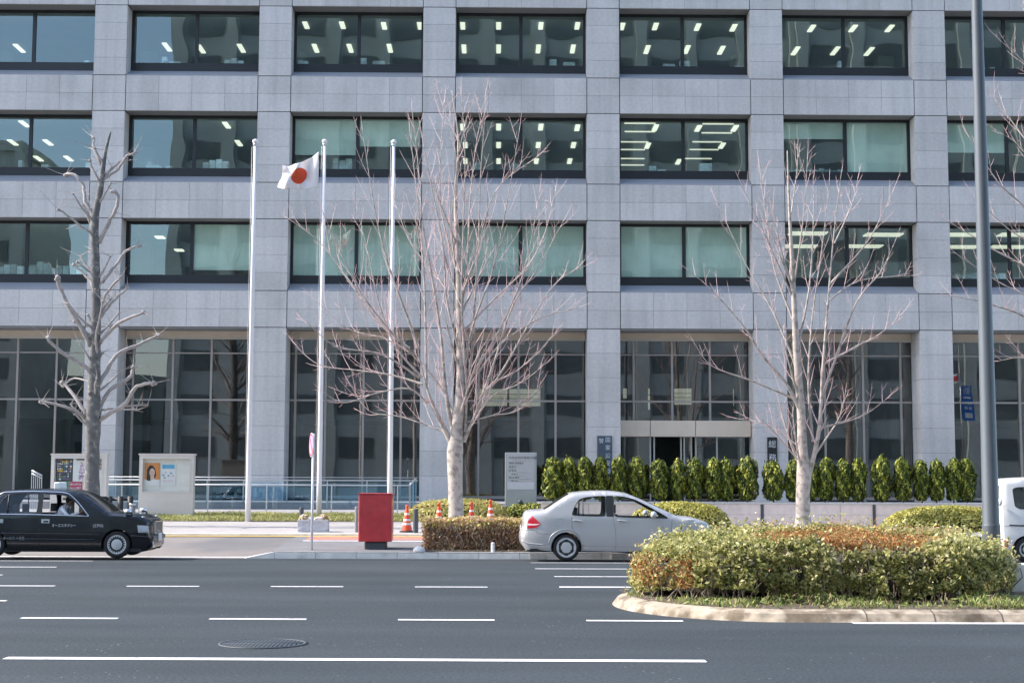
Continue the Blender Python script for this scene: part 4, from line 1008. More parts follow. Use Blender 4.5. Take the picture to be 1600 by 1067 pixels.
# clipped hedge on the median
HX0, HX1 = 2.12, 8.25
def h_front(x): return 20.72+1.45*np.clip((3.3-x)/1.2,0,1)**2.0+2.6*np.clip((x-6.5)/1.75,0,1)**1.6
def h_back(x): return 24.30-1.4*np.clip((3.3-x)/1.2,0,1)**2.0
def h_top(x, y): return np.interp(x, [2.0,2.25,2.6,3.2,4.2,5.5,6.4,7.0,7.6,8.25],[.50,.66,.83,.95,1.02,1.05,1.0,.93,.85,.62])+.03*(y-21.5)+.06*vnoise(x,y,4,1)+.035*vnoise(x,y,12,2)
hedge = thing('hedge', 'wide clipped green hedge with rusty patches on the kerbed median', 'hedge', (5.2, 22.4, .145))
ox, oy, oz = hedge.location
def hedge_pts(n):
    k = rng.random(n); x = rng.uniform(HX0, HX1, n); P_ = np.zeros((n,3)); Nn = np.zeros((n,3))
    top = k < .42; fr = (k >= .42) & (k < .86); bk = (k >= .86) & (k < .92); en = k >= .92
    yy = rng.random(n); zz = rng.random(n)
    yf = h_front(x)+.17*vnoise(x,zz*1.2,4.5,5)+.07*vnoise(x,zz*2,11,6); yb = h_back(x)
    y = yf+(yb-yf)*yy; zt = h_top(x, y); 
    e = np.minimum(y-yf, yb-y); rd = np.where(e < .28, .28-np.sqrt(np.maximum(0,.28**2-(.28-e)**2)), 0)
    P_[top] = np.stack([x,y,zt-rd],1)[top]; Nn[top] = (0,-.2,1)
    zf = .17+(h_top(x,yf)-.17)*zz**.8; rel = (h_top(x,yf)-zf); ins = np.where(rel < .28, .28-np.sqrt(np.maximum(0,.28**2-(.28-np.clip(rel,0,.28))**2)), 0)
    under = np.clip((.38-zf)/.25,0,1)*.22
    P_[fr] = np.stack([x, yf+ins+under, zf],1)[fr]; Nn[fr] = (0,-1,.35)
    P_[bk] = np.stack([x, yb-ins, zf],1)[bk]; Nn[bk] = (0,1,.3)
    xe = np.where(rng.random(n) < .72, HX0, HX1); ye = lerp(h_front(xe), h_back(xe), yy); ze = .17+(h_top(xe,ye)-.17)*zz
    P_[en] = np.stack([xe+np.where(xe<5,1,-1)*(.05+.12*rng.random(n)), ye, ze],1)[en]; Nn[en] = np.stack([np.where(xe<5,-1.,1.),0*x,.3+0*x],1)[en]
    P_ -= Nn*np.abs(rng.normal(0,.055,n))[:,None]; P_ += rng.normal(0,.022,(n,3))
    return P_, Nn
pts, nn = hedge_pts(76000)
cl = vnoise(pts[:,0],pts[:,2]*1.4+pts[:,1],13,71)+.7*vnoise(pts[:,0],pts[:,2]*1.3+pts[:,1],26,72); kp = (cl+rng.normal(0,.14,len(pts)) > -.12) & (pts[:,2] > .20+.22*np.clip(vnoise(pts[:,0],pts[:,0]*0,3.5,74)+.25,0,1)); pts, nn, cl = pts[kp], nn[kp], cl[kp]; pts = pts+nn*(cl*.07)[:,None]
patch = (vnoise(pts[:,0],pts[:,1],2.2,9)*.3+1-((pts[:,0]-5.35)/1.75)**2-((pts[:,1]-22.0)/1.5)**2 > .25) & (pts[:,2] > .86)
patch |= (pts[:,0] < 2.85) & (np.abs(pts[:,2]-.56+.12*(pts[:,0]-2.2)) < .20+.10*vnoise(pts[:,0],pts[:,1],5,3)) & (pts[:,1] < 22.9) & (rng.random(len(pts)) < .8)
tone = np.clip(.52+.22*vnoise(pts[:,0]*1.0,pts[:,2]*1.6+pts[:,1],4,12)+rng.normal(0,.24,len(pts)),0,1)
mi = np.where(patch & (rng.random(len(pts)) < .97), 1, 0); mi[(rng.random(len(pts)) < .02)] = 1
sel = rng.random(len(pts)) < .07                          # new shoots standing proud of the clipped face
ext = pts[sel]+np.stack([rng.normal(0,.03,sel.sum()),rng.normal(-.02,.03,sel.sum()),rng.uniform(.03,.13,sel.sum())],1)+nn[sel]*rng.uniform(.03,.10,sel.sum())[:,None]
pts = np.concatenate([pts, ext]); nn = np.concatenate([nn, nn[sel]]); tone = np.concatenate([tone, np.clip(tone[sel]+.2,0,1)]); mi = np.concatenate([mi, mi[sel]])
leaf_mesh('foliage', [HEDGE, RUST], pts-np.array([ox,oy,oz]), nn, np.where(mi==1,.036,.068), .5, hedge, tone, mi, jit=.75, bend=.12)
mb = MB()                                                 # stems and a dark inner mass
for _ in range(260):
    x = rng.uniform(HX0+.2,HX1-.15); y = float(rng.uniform(h_front(x)+.15,h_back(x)-.1)) if rng.random() < .5 else float(h_front(x)+rng.uniform(.14,.4))
    p0 = Vector((x-ox,y-oy,0)); zt = float(h_top(np.array(x),np.array(y)))*rng.uniform(.6,.97); pts_ = [p0]
    for q in range(4): pts_.append(pts_[-1]+Vector((rng.normal(0,.07),rng.normal(-.02,.06),zt/4.4)))
    mb.tube(pts_, [.013,.011,.009,.006,.004], 5, m=int(rng.random()<.35), cap=False)
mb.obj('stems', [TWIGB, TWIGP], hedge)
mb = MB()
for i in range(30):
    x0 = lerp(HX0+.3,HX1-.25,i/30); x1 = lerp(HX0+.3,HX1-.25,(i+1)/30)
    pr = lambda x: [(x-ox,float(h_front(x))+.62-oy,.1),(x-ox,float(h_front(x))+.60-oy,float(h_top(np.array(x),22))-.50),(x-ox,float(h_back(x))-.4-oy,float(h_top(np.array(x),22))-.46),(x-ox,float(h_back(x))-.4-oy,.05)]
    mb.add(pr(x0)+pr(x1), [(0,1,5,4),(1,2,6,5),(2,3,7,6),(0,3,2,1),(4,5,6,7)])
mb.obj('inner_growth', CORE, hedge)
# weeds and dead leaves along the hedge foot
n = 11000; x = rng.uniform(2.0,13,n); yl = np.where(x<4.05, 22.12-2.3*np.sqrt(np.clip(1-((4.05-x)/2.05)**2,0,1)), 19.86)
y = yl+rng.random(n)**1.3*1.1; keepm = vnoise(x,y,2.4,31)+rng.normal(0,.25,n) > -.12; x, y = x[keepm], y[keepm]; n = len(x)
hgt = rng.uniform(.01,.15,n)*(.5+1.6*np.clip(vnoise(x,y,2.2,33),0,1))
struct(leaf_mesh('weeds', [WEEDM, LITTER], np.stack([x,y,.145+hgt],1), np.tile([0,-.5,.6],(n,1)), .10, .20, None, None, (rng.random(n)<.15).astype(int), upbias=2.2, jit=.6), 'stuff')
n = 1500; x = rng.uniform(1.95,12,n); yl = np.where(x<4.05, 22.12-2.3*np.sqrt(np.clip(1-((4.05-x)/2.05)**2,0,1)), 19.86); y = yl+rng.random(n)*1.3
struct(leaf_mesh('dead_leaves', LITTER, np.stack([x,y,.152+0*x],1), np.tile([0,0,1.],(n,1)), .05, .6, None, jit=.25), 'stuff')

# conifers in the long planter
PY = 46.0; PT = 1.18
def conifer(h, rad, seed, loc):
    g = np.random.default_rng(seed); n = 2600
    v = g.random(n)**.85; a = g.uniform(0,2*np.pi,n); prof = rad*np.clip(np.interp(v,[0,.08,.3,.6,.82,.94,1],[.55,.85,1,1,.88,.62,.12]),0,1)
    lump = 1+.16*np.sin(a*3+v*9+seed)+.10*np.sin(a*7-v*17+seed*2)
    rr_ = prof*lump*(1-.22*g.random(n)**2); z = .10+(h-.10)*v+.05*g.normal(0,1,n)*v
    p_ = np.stack([rr_*np.cos(a),rr_*np.sin(a),z],1); nr = np.stack([np.cos(a),np.sin(a),.25+.5*v],1)
    tone = np.clip(.45+.2*np.sin(a*5+v*13+seed)+g.normal(0,.24,n),0,1)
    t = thing('clipped_conifer', 'x', 'conifer', loc, 'clipped conifers along the planter')
    leaf_mesh('foliage', THUJA, p_, nr, .125, .34, t, tone, upbias=3.0, jit=.5, bend=.1)
    mb = MB(); mb.tube([(0,0,-.1),(.01,0,.2),(0,.01,h*.8)], [.028,.024,.01], 7); mb.lathe((0,0,0), [(.01,.12),(rad*.55,.2),(rad*.62,h*.5),(rad*.4,h*.8),(.01,h*.9)], 12, 1); mb.obj('trunk', [TWIGB, CORE], t)
    return t
CX = [(863,716,32),(889,715,27),(912.5,715,27),(937.5,715,25),(965,714,27),(994,716,27),(1030.5,719,29),(1058,718,23),(1084.5,717,26),(1114.6,717,28),(1135.6,718,22),(1167,715,33),
      (1208.5,721,32),(1238.5,719,27),(1265,719,24),(1288,716,26),(1316.5,719,25),(1339,717,25),(1376.5,714,29),(1409.5,716,27),(1439.5,719,24),(1462,719,25),(1489,717,26),(1510,717,26)]
where = ['clipped conifer at the left end of the planter, sunlit down its whole left side', 'second clipped conifer from the left end of the planter','third clipped conifer from the left end of the planter','clipped conifer in front of the dark two-column nameplate','clipped conifer just right of the dark two-column nameplate',
 'clipped conifer before the gap above the white car roof, last of the left six','clipped conifer in front of the left half of the entrance doors, broadest of three','slim clipped conifer in front of the open middle of the entrance','clipped conifer in front of the right door leaf of the entrance',
 'clipped conifer right of the entrance doors, beside a slimmer one','slimmest clipped conifer, squeezed between two broader ones right of the entrance','broad clipped conifer left of the black nameplate pier','broad clipped conifer straight below the black nameplate','clipped conifer half hidden by the left side of the forked tree trunk',
 'clipped conifer mostly hidden behind the forked tree trunk','clipped conifer just right of the forked tree trunk','clipped conifer second to the right of the forked tree trunk','clipped conifer third to the right of the forked tree trunk','tall clipped conifer after the gap right of the forked tree',
 'clipped conifer near the dark slot of the planter wall, second after the gap','clipped conifer in front of the left half of the bare granite pier','clipped conifer in front of the right half of the granite pier','last but one clipped conifer at the lamp post end of the row','last clipped conifer at the lamp post end of the row']
for i, ((px, ty, wd), lb) in enumerate(zip(CX, where)):
    q = P(px, ty, PY+.75); s_ = (PY+.75)/F_PX
    c = conifer(q.z-PT-.03, wd*s_*.46, i+1, (q.x, PY+.75, PT-.02)); c['label'] = lb
    c.rotation_euler = (rnd.uniform(-.03,.03), rnd.uniform(-.04,.04), i*1.3)
def mound(name, label, cat, cx, cy, rx, ry, h, z0, mats, n, size, seed, aspect=.5, upbias=0, flat=2.6, group=None, tw=60, mi2=0, noise=.08, jit=.8):
    g = np.random.default_rng(seed); t = thing(name, label, cat, (cx, cy, z0), group)
    a = g.uniform(0,2*np.pi,n); u = g.random(n)**.6
    k = g.random(n) < .5
    rr_ = np.where(k, u, 1.0); hh = np.where(k, (1-rr_**flat)**(1/flat)*h, h*g.random(n)); rr_ = np.where(k, rr_, (1-(hh/h)**flat)**(1/flat))
    lump = 1+noise*vnoise(a*2, hh*3, 3, seed)+noise*.5*vnoise(a*5,hh*6,4,seed+1)
    x = rx*rr_*np.cos(a)*lump; y = ry*rr_*np.sin(a)*lump; z = hh*lump
    nr = np.stack([x/rx,y/ry,.3+hh/h],1); p_ = np.stack([x,y,z],1)-nr*np.abs(g.normal(0,.05,n))[:,None]
    tone = np.clip(.5+.25*vnoise(x*2,y*2+z*2,3,seed+5)+g.normal(0,.22,n),0,1)
    leaf_mesh('foliage', mats, p_, nr, size, aspect, t, tone, (g.random(n)<mi2).astype(int), upbias=upbias, jit=jit, bend=.1)
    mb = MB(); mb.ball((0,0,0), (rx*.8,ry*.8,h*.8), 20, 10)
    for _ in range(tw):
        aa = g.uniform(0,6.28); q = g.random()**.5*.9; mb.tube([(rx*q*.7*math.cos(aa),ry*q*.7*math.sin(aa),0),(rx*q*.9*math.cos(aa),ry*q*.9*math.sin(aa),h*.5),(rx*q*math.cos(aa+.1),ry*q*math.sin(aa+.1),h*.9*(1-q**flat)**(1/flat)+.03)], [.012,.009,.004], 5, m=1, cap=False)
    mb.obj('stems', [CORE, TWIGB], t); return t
def mpx(pxl, pxr, Y): a, c = P(pxl,800,Y), P(pxr,800,Y); return (a.x+c.x)/2, (c.x-a.x)/2
cx, rx = mpx(985,1140,44.6); mound('shrub', 'rounded yellow-green shrub behind the bonnet of the white car', 'shrub', cx, 44.6, rx, .9, .78, .42, [YELLOW,HEDGE], 9000, .085, 41, mi2=.12)
cx, rx = mpx(1380,1580,43.6); mound('shrub', 'golden shrub beside the lamp post, in front of the pink planter wall', 'shrub', cx, 43.6, rx, 1.0, .72, .40, [YELLOW,HEDGE], 11000, .085, 42, mi2=.15)
cx, rx = mpx(632,800,48.6); mound('shrub', 'low straw-coloured bamboo shrub mound behind the row of cones', 'shrub', cx, 48.6, rx, 1.1, .72, .5, [STRAW,YELLOW], 9000, .15, 43, aspect=.16, upbias=1.0, mi2=.3, jit=.9)
cx, rx = mpx(775,900,49.3); mound('shrub', 'dark green low shrub at the foot of the grey directory stele', 'shrub', cx, 49.6, rx, .55, .52, .55, [HEDGE,THUJA], 5000, .09, 44, mi2=.6)
cx, rx = mpx(838,905,45.3); mound('shrub', 'small yellow shrub behind the rear window of the white car', 'shrub', cx, 45.3, rx, .5, .66, .42, [YELLOW,HEDGE], 3500, .085, 45, mi2=.1)
# brown winter hedge on the traffic island
def boxhedge(name, label, x0, x1, y0, y1, z0, h, mats, n, size, seed, mi2, ntw):
    g = np.random.default_rng(seed); t = thing(name, label, 'hedge', ((x0+x1)/2,(y0+y1)/2,z0)); hx, hy = (x1-x0)/2, (y1-y0)/2
    k = g.random(n); x = g.uniform(-hx,hx,n); y = g.uniform(-hy,hy,n); z = h*g.random(n)**.75
    ht = h*(1+.06*vnoise(x,y,4,seed)); nr = np.zeros((n,3)); top = k<.36; fr = (k>=.36)&(k<.86)
    x = np.where(k>=.86, np.where(g.random(n)<.6,-hx,hx), x); y = np.where(fr,-hy+.10*vnoise(x,z*3,4,seed+1)+.10*np.clip((z/h-.8)/.2,0,1)**2,y); z = np.where(top,ht,z*ht/h)
    nr[top] = (0,0,1); nr[fr] = (0,-1,.2); nr[k>=.86] = (-1,0,.2)
    p_ = np.stack([x,y,z],1)-nr*np.abs(g.normal(0,.07,n))[:,None]+g.normal(0,.025,(n,3))
    tone = np.clip(.60+.28*vnoise(x*2,z*3,3,seed+5)+g.normal(0,.25,n),0,1)
    leaf_mesh('foliage', mats, p_, nr, size, .5, t, tone, ((p_[:,2] > h*.72) & (g.random(n)<mi2)).astype(int), jit=.8, bend=.1)
    mb = MB()
    for _ in range(ntw):
        xx, yy_ = g.uniform(-hx,hx), (-hy+g.uniform(.0,.25) if g.random()<.7 else g.uniform(-hy,hy)); p0 = [Vector((xx,yy_,0))]
        for q in range(4): p0.append(p0[-1]+Vector((g.normal(0,.07),g.normal(0,.05),h*.235)))
        mb.tube(p0, [.012,.010,.008,.006,.003], 5, m=int(g.random()<.5), cap=False)
    mb.box(-hx*.9,hx*.9,-hy*.6,hy*.8,-.05,h*.7,2); mb.obj('stems', [TWIGB,TWIGP,CORE], t); return t
a, c = P(663,840,37.2).x, P(842,840,37.2).x
boxhedge('hedge', 'brown winter hedge on the kerb island between red cabinet and white car', a, c, 36.75, 38.6, .10, .77, [BROWNH,YELLOW], 15000, .075, 51, .35, 160)
c2 = P(1500,840,37.2).x
boxhedge('hedge', 'clipped brown hedge on the kerb island hidden mostly behind the white car', c+.15, c2, 36.9, 38.6, .10, .58, [BROWNH,HEDGE], 9000, .07, 52, .5, 120)
mb = MB(); mb.strip([(a-.1,36.46),(c2,36.46),(c2,38.8),(a-.1,38.8)], lambda x, y: zisl(y)+.012); struct(mb.obj('planting_bed', SOIL))
n = 500; x = rng.uniform(a,c+2,n); y = rng.uniform(36.45,36.9,n); struct(leaf_mesh('dead_leaves', LITTER, np.stack([x,y,np.interp(y,[YK,41.2],[.085,.30])+.03],1), np.tile([0,0,1.],(n,1)), .06, .6, None, jit=.3), 'stuff')
# grass strip below the railing
mb = MB(); xa, xb = P(205,810,48.5).x, P(640,810,48.5).x
mb.strip([(xa,47.95),(xb,47.95),(xb,50.3),(xa,50.3)], lambda x, y: zwalk(y)+.012); struct(mb.obj('grass_bed', SOIL))
n = 16000; x = rng.uniform(xa,xb,n); y = rng.uniform(47.95,50.3,n); z = np.interp(y,[41.2,48,50.6],[.36,.49,.70])
hh = rng.uniform(.02,.13,n)*(.7+.5*np.clip(vnoise(x,y,3,61),-.6,1))
struct(leaf_mesh('grass', GRASSM, np.stack([x,y,z+hh*.8],1), np.tile([0,-.6,.3],(n,1)), .12, .16, None, np.clip(.45+.3*vnoise(x,y,2.5,63)+rng.normal(0,.2,n),0,1), upbias=2.5, jit=.7), 'stuff')
# ------------------------------------------------------------------ street furniture
REDM = mat('red_enamel', (.50,.038,.045), .42, var=.13, scale=5, coat=.3)
DGREY = mat('dark_grey_paint', (.06,.07,.08), .5, var=.08, scale=4)
POLEG = mat('lamp_post_grey', (.095,.11,.125), .45, var=.06, scale=2, metal=.2)
BOARD = mat('board_enamel', (.60,.565,.52), .5, var=.03)
BOARDIN = mat('board_backing', (.68,.665,.62), .8, var=.05)
BLACKW = mat('black_wood', (.018,.017,.016), .6, var=.2)
CONEO = mat('cone_red', (.72,.08,.03), .5, var=.06); CONEW = mat('cone_white_band', (.8,.74,.68), .5, var=.05)
STONE_P = mat('pink_stone', (.72,.61,.57), .8, var=.09, scale=5, detail=8)
def local(mb, o): mb.v = [(x-o.x, y-o.y, z-o.z) for x, y, z in mb.v]; return mb
# red cabinet
Y = 36.9; a, c = P(559.5,846,Y), P(612.5,770.5,Y); zb = zisl(Y)
t = thing('red_cabinet', 'red metal cabinet on a dark plinth standing on the kerb island', 'cabinet', ((a.x+c.x)/2, Y+.35, zb)); o = t.location; hw_ = (c.x-a.x)/2
MB().box(-hw_, hw_, -.35, .35, a.z-zb, c.z-zb-.03).obj('body', REDM, t, bevel=.025)
b = MB().box(-hw_-.012, hw_+.012, -.365, .365, c.z-zb-.028, c.z-zb); b.obj('lid', REDM, t, bevel=.01)
MB().box(-hw_+.03, hw_-.03, -.352, -.348, a.z-zb+.03, c.z-zb-.06).obj('front_panel', REDM, t, bevel=.002)
MB().box(-hw_*.64, hw_*.66, -.26, .26, -.02, a.z-zb-.002).obj('plinth', DGREY, t, bevel=.03)
# traffic sign on its pole
Y = 36.75; p = P(487, 858, Y); zb = zisl(Y)
t = thing('traffic_sign', 'round red-rimmed traffic sign turned edge-on, on a thin white pole', 'traffic sign', (p.x, Y, zb))
top = P(489, 676, Y).z-zb
MB().tube([(0,0,-.05),(0,0,top-.02)], .032, 14).obj('pole', WHITE, t)
dz = P(486,695,Y).z-zb; dsk = MB(); dsk.lathe((0,0,0), [(.30,-.004),(.30,.004)], 40, 0, axis='y', smooth=False); dsk.lathe((0,-.0065,0), [(.285,0),(.235,0)], 40, 1, axis='y', cap=False); dsk.lathe((0,-.0066,0), [(.235,0),(.001,0)], 40, 2, axis='y', cap=False); dsk.lathe((0,-.0045,0), [(.30,0),(.285,0)], 40, 0, axis='y', cap=False)
ao = math.radians(-73)
b = dsk; ca = math.cos(ao); sa = math.sin(ao)
plate = b.obj('plate', [WHITE, mat('sign_red', (.55,.04,.05), .4, var=0), mat('sign_blue', (.40,.36,.68), .4, var=0)], t); plate.location = (-.045, -.03, dz); plate.rotation_euler.z = ao
bar = MB(); bar.add([(-.2,-.0075,.14),(-.14,-.0075,.2),(.2,-.0075,-.14),(.14,-.0075,-.2)], [(0,1,2,3)]); br_ = bar.obj('prohibition_bar', plate.data.materials[1], plate)
cl = MB(); cl.box(-.04,.04,-.05,.05,dz+.13,dz+.165); cl.box(-.04,.04,-.05,.05,dz-.20,dz-.165); cl.obj('clamp', STEEL, t)
# flower trough
Y = 42.0; a, c = P(466.5,834,Y), P(513.5,812,Y); zb = interp(Y,[41.2,48],[.36,.49])
t = thing('flower_trough', 'pale stone flower trough with wavy sides on the pavement edge', 'planter', ((a.x+c.x)/2, Y, zb)); hw_ = (c.x-a.x)/2; hh = c.z-zb
b = MB(); nx, nz = 26, 14
for sy in (-1, 1):
    vs = [(lerp(-hw_,hw_,i/nx), sy*(.20+.014*math.sin(i*.55+3*math.sin(j*.75)+j*1.5)), hh*j/nz) for j in range(nz+1) for i in range(nx+1)]
    b.add(vs, [((j*(nx+1)+i),(j*(nx+1)+i+1),((j+1)*(nx+1)+i+1),((j+1)*(nx+1)+i)) for j in range(nz) for i in range(nx)], 0, True)
b.box(-hw_,hw_,-.19,.19,0,hh-.04); b.box(-hw_-.012,hw_+.012,-.225,-.17,hh-.035,hh+.006); b.box(-hw_-.012,hw_+.012,.17,.225,hh-.035,hh+.006)
b.obj('trough', mat('trough_stone', (.50,.50,.53), .8, var=.08, scale=10), t)
FLW = leafmat('pansy_white', [(0,(.6,.55,.5)),(1,(.85,.82,.8))]); FLY = leafmat('pansy_yellow', [(0,(.5,.28,.08)),(.6,(.62,.48,.1)),(1,(.4,.12,.05))])
for k, (u, m) in enumerate(((-.28,0),(-.10,0),(.12,1),(.28,1))):
    f = thing('pansies', ['clump of white and orange pansies at the left end of the stone trough','small white pansies behind the sign pole in the stone trough','small pale pansies right of the sign pole in the stone trough','clump of yellow and white pansies at the right end of the stone trough'][k], 'flowers', ((a.x+c.x)/2+u, Y, zb+hh-.03), 'pansies in the stone trough')
    n = 260; hgt = .19 if k in (0,3) else .11; uu = rng.normal(0,1,(n,3)); uu /= np.linalg.norm(uu,axis=1)[:,None]; uu[:,2] = np.abs(uu[:,2]); pp = uu*np.array([.15,.14,hgt])
    leaf_mesh('blooms', [FLW, FLY], pp, uu, .055, .85, f, None, (rng.random(n)<(.35,.15,.1,.6)[k]).astype(int), jit=.4)
    leaf_mesh('leaves', HEDGE, pp*.8, uu, .06, .5, f)
# flagpoles
POLEW = mat('flagpole_white', (.72,.69,.69), .65, var=.02)
fp = []
for px, pyb, pxt, pyt, Y, lb in ((387.5,816,398,224,47.9,'bare white flagpole left of the one with the flag'),(498.5,812,503.5,224,49.4,'white flagpole flying the Japanese flag'),(609,812,611,225,49.4,'bare white flagpole behind the red cabinet')):
    q = P(px, 790, Y); zb = interp(Y,[41.2,48,50.6],[.36,.49,.70]); tp = P(pxt, pyt, Y)
    t = thing('flagpole', lb, 'flagpole', (q.x, Y, zb), 'flagpoles'); H_ = tp.z-zb
    MB().tube([(0,0,-.1),(0,0,1.2),(0,0,H_*.6),(0,0,H_)], [.09,.088,.074,.052], 18).obj('pole', POLEW, t)
    b = MB(); b.lathe((0,0,H_), [(.06,-.10),(.075,-.06),(.07,-.01)], 16); b.obj('truck', STEEL, t)
    MB().ball((0,0,H_+.055), (.10,.10,.085), 16, 10).obj('finial', POLEW, t)
    MB().tube([(-.10,-.03,H_-.12),(-.115,-.03,H_*.5),(-.11,-.03,1.1)], .005, 5).obj('halyard', WHITE, t); fp.append((t, H_, q, zb))
# the flag
FLAGM = bpy.data.materials.new('flag_cloth'); FLAGM.use_nodes = True; ft = FLAGM.node_tree; fb = ft.nodes['Principled BSDF']; fb.inputs['Roughness'].default_value = .9
uvn = ft.nodes.new('ShaderNodeUVMap'); uvn.uv_map = 'cloth'
dist = ft.nodes.new('ShaderNodeVectorMath'); dist.operation = 'DISTANCE'; dist.inputs[1].default_value = (.75,.5,0)
gt = ft.nodes.new('ShaderNodeMath'); gt.operation = 'LESS_THAN'; gt.inputs[1].default_value = .285
mx = ft.nodes.new('ShaderNodeMix'); mx.data_type = 'RGBA'; mx.inputs[6].default_value = (.84,.81,.80,1); mx.inputs[7].default_value = (.66,.12,.055,1)
ft.links.new(uvn.outputs[0], dist.inputs[0]); ft.links.new(dist.outputs['Value'], gt.inputs[0]); ft.links.new(gt.outputs[0], mx.inputs[0]); ft.links.new(mx.outputs[2], fb.inputs['Base Color'])
ftl = ft.nodes.new('ShaderNodeBsdfTranslucent'); fms = ft.nodes.new('ShaderNodeMixShader'); fms.inputs[0].default_value = .35; ft.links.new(mx.outputs[2], ftl.inputs[0]); ft.links.new(fb.outputs[0], fms.inputs[1]); ft.links.new(ftl.outputs[0], fms.inputs[2]); ft.links.new(fms.outputs[0], ft.nodes['Material Output'].inputs[0])
Yf = 49.4
hoist_t, hoist_b = P(501.5,237,Yf), P(501.5,296,Yf); o = hoist_t.copy()
topc = [(0,0),(-12,9),(-24,16),(-33,20),(-47,22),(-57,24)]; botc = [(0,59),(-12,59),(-26,60),(-40,61),(-52,63),(-65,57)]
nu, nv = 48, 32; sF = Yf/F_PX
vs = []; uv = []
def pl(c, u):
    k = u*(len(c)-1); i = min(int(k), len(c)-2); f = k-i; return (lerp(c[i][0],c[i+1][0],f), lerp(c[i][1],c[i+1][1],f))
for j in range(nv+1):
    for i in range(nu+1):
        u, v = i/nu, j/nv; ta, tb = pl(topc,u), pl(botc,u); x = lerp(ta[0],tb[0],v); y = lerp(ta[1],tb[1],v)
        wv = .22*math.sin(u*9-v*2.5)*u**.6+.10*math.sin(u*17+v*6)*u+.07*math.sin(v*9+u*4)*u
        vs.append((x*sF+.02*math.sin(v*7)*u, wv, -y*sF+.03*math.sin(u*8+v*3)*u)); uv.append((u*1.5, v))
fs = [(j*(nu+1)+i,(j+1)*(nu+1)+i,(j+1)*(nu+1)+i+1,j*(nu+1)+i+1) for j in range(nv) for i in range(nu)]
fb_ = MB(); fb_.add(vs, fs, 0, True); fo = fb_.obj('flag', FLAGM); fo.location = (o.x-.07, Yf, o.z)
ul = fo.data.uv_layers.new(name='cloth')
for lp in fo.data.loops: ul.data[lp.index].uv = uv[lp.vertex_index]
fo.modifiers.new('thick', 'SOLIDIFY').thickness = .004
tag(fo, 'white flag with a red disc blowing left from the middle flagpole', 'flag')
# lamp post on the median
Y = 24.0; q = P(1549, 840, Y); t = thing('lamp_post', 'thick grey lamp post rising behind the right end of the green hedge', 'lamp post', (q.x, Y, .14))
d0 = 26.5*Y/F_PX/2; zt = P(1536,0,Y); ax = zt.x-q.x
pz = [.0, .5, .52, 2.2, zt.z, 12.2]; lean = (P(1536,0,Y).x-P(1549,840,Y).x)/(zt.z-P(1549,840,Y).z)
b = MB(); b.tube([(0,0,-.2),(0,0,1.0)], [d0*1.05,d0*1.05], 28); b.tube([(0,0,1.0),(0,0,1.04),(0,0,9.0),(0,0,11.5)], [d0*1.05,d0*.97,d0*.68,d0*.60], 28); b.obj('pole', POLEG, t, sharp=50)
b = MB(); b.tube([(0,0,11.4),(0,.3,12.0),(0,1.2,12.3),(0,2.2,12.35)], [.07,.06,.05,.045], 12); b.obj('arm', POLEG, t)
b = MB(); b.ball((0,2.5,12.34), (.16,.42,.07)); b.obj('lamp_head', STEEL, t)
MB().box(-.05,.05,-d0*1.05-.012,-d0*.9,.55,.75).obj('hatch', POLEG, t, bevel=.01)
# notice boards
def notice(px0, px1, py0, py1, Y, win, label):
    a, c = P(px0,py1,Y), P(px1,py0,Y); zb = zwalk(Y); t = thing('notice_board', label, 'notice board', ((a.x+c.x)/2, Y, zb), 'glazed notice boards')
    o = t.location; X_ = lambda px: P(px,750,Y).x-o.x; Z_ = lambda py: P(600,py,Y).z-zb-(P(600,py,Y).z-P((px0+px1)/2,py,Y).z)
    x0, x1, z0, z1 = X_(px0), X_(px1), -.06, c.z-zb; wx0, wx1, wz0, wz1 = X_(win[0]), X_(win[1]), Z_(win[3]), Z_(win[2])
    b = MB(); b.box(x0,x1,0,.32,z0,wz0); b.box(x0,x1,0,.32,wz1,z1); b.box(x0,wx0,0,.32,wz0,wz1); b.box(wx1,x1,0,.32,wz0,wz1); b.box(x0+.03,x1-.03,.28,.33,wz0-.02,wz1+.02)
    b.box(x0-.03,x1+.03,-.03,.35,z1,z1+.05); b.obj('case', BOARD, t)
    b = MB(); e = .035
    for u0,u1,v0,v1 in ((wx0-e,wx1+e,wz0-e,wz0),(wx0-e,wx1+e,wz1,wz1+e),(wx0-e,wx0,wz0,wz1),(wx1,wx1+e,wz0,wz1)): b.box(u0,u1,-.015,-.0005,v0,v1)
    b.box(x0+.08,x1-.08,-.006,-.0003,wz0-.14,wz0-.12); b.obj('door_frame', BOARD, t)
    MB().box(wx0,wx1,.11,.13,wz0,wz1).obj('backing', BOARDIN, t)
    MB().box(wx0,wx1,.03,.036,wz0,wz1).obj('pane', glass('board_glass', (.985,.995,.99), .0), t)
    return t, X_, Z_
flat = lambda n, c: mat(n, c, .7, var=.03)
C_OR, C_WH, C_LB, C_GN, C_RD, C_DK, C_YL, C_PK, C_GY, C_TL, C_PU = flat('poster_orange',(.62,.24,.07)), flat('poster_white',(.68,.68,.67)), flat('poster_light_blue',(.10,.36,.55)), flat('poster_green',(.03,.22,.10)), flat('poster_red',(.40,.06,.09)), flat('poster_dark',(.05,.055,.06)), flat('poster_yellow',(.55,.36,.06)), flat('poster_pink',(.62,.42,.52)), flat('poster_grey',(.33,.34,.35)), flat('poster_teal',(.09,.22,.20)), flat('poster_purple',(.20,.09,.22))
t, X_, Z_ = notice(217, 302, 711, 808, 49.5, (222.5,296,716.5,767.5), 'glazed notice board with an orange poster of a woman, right of the pollarded tree')
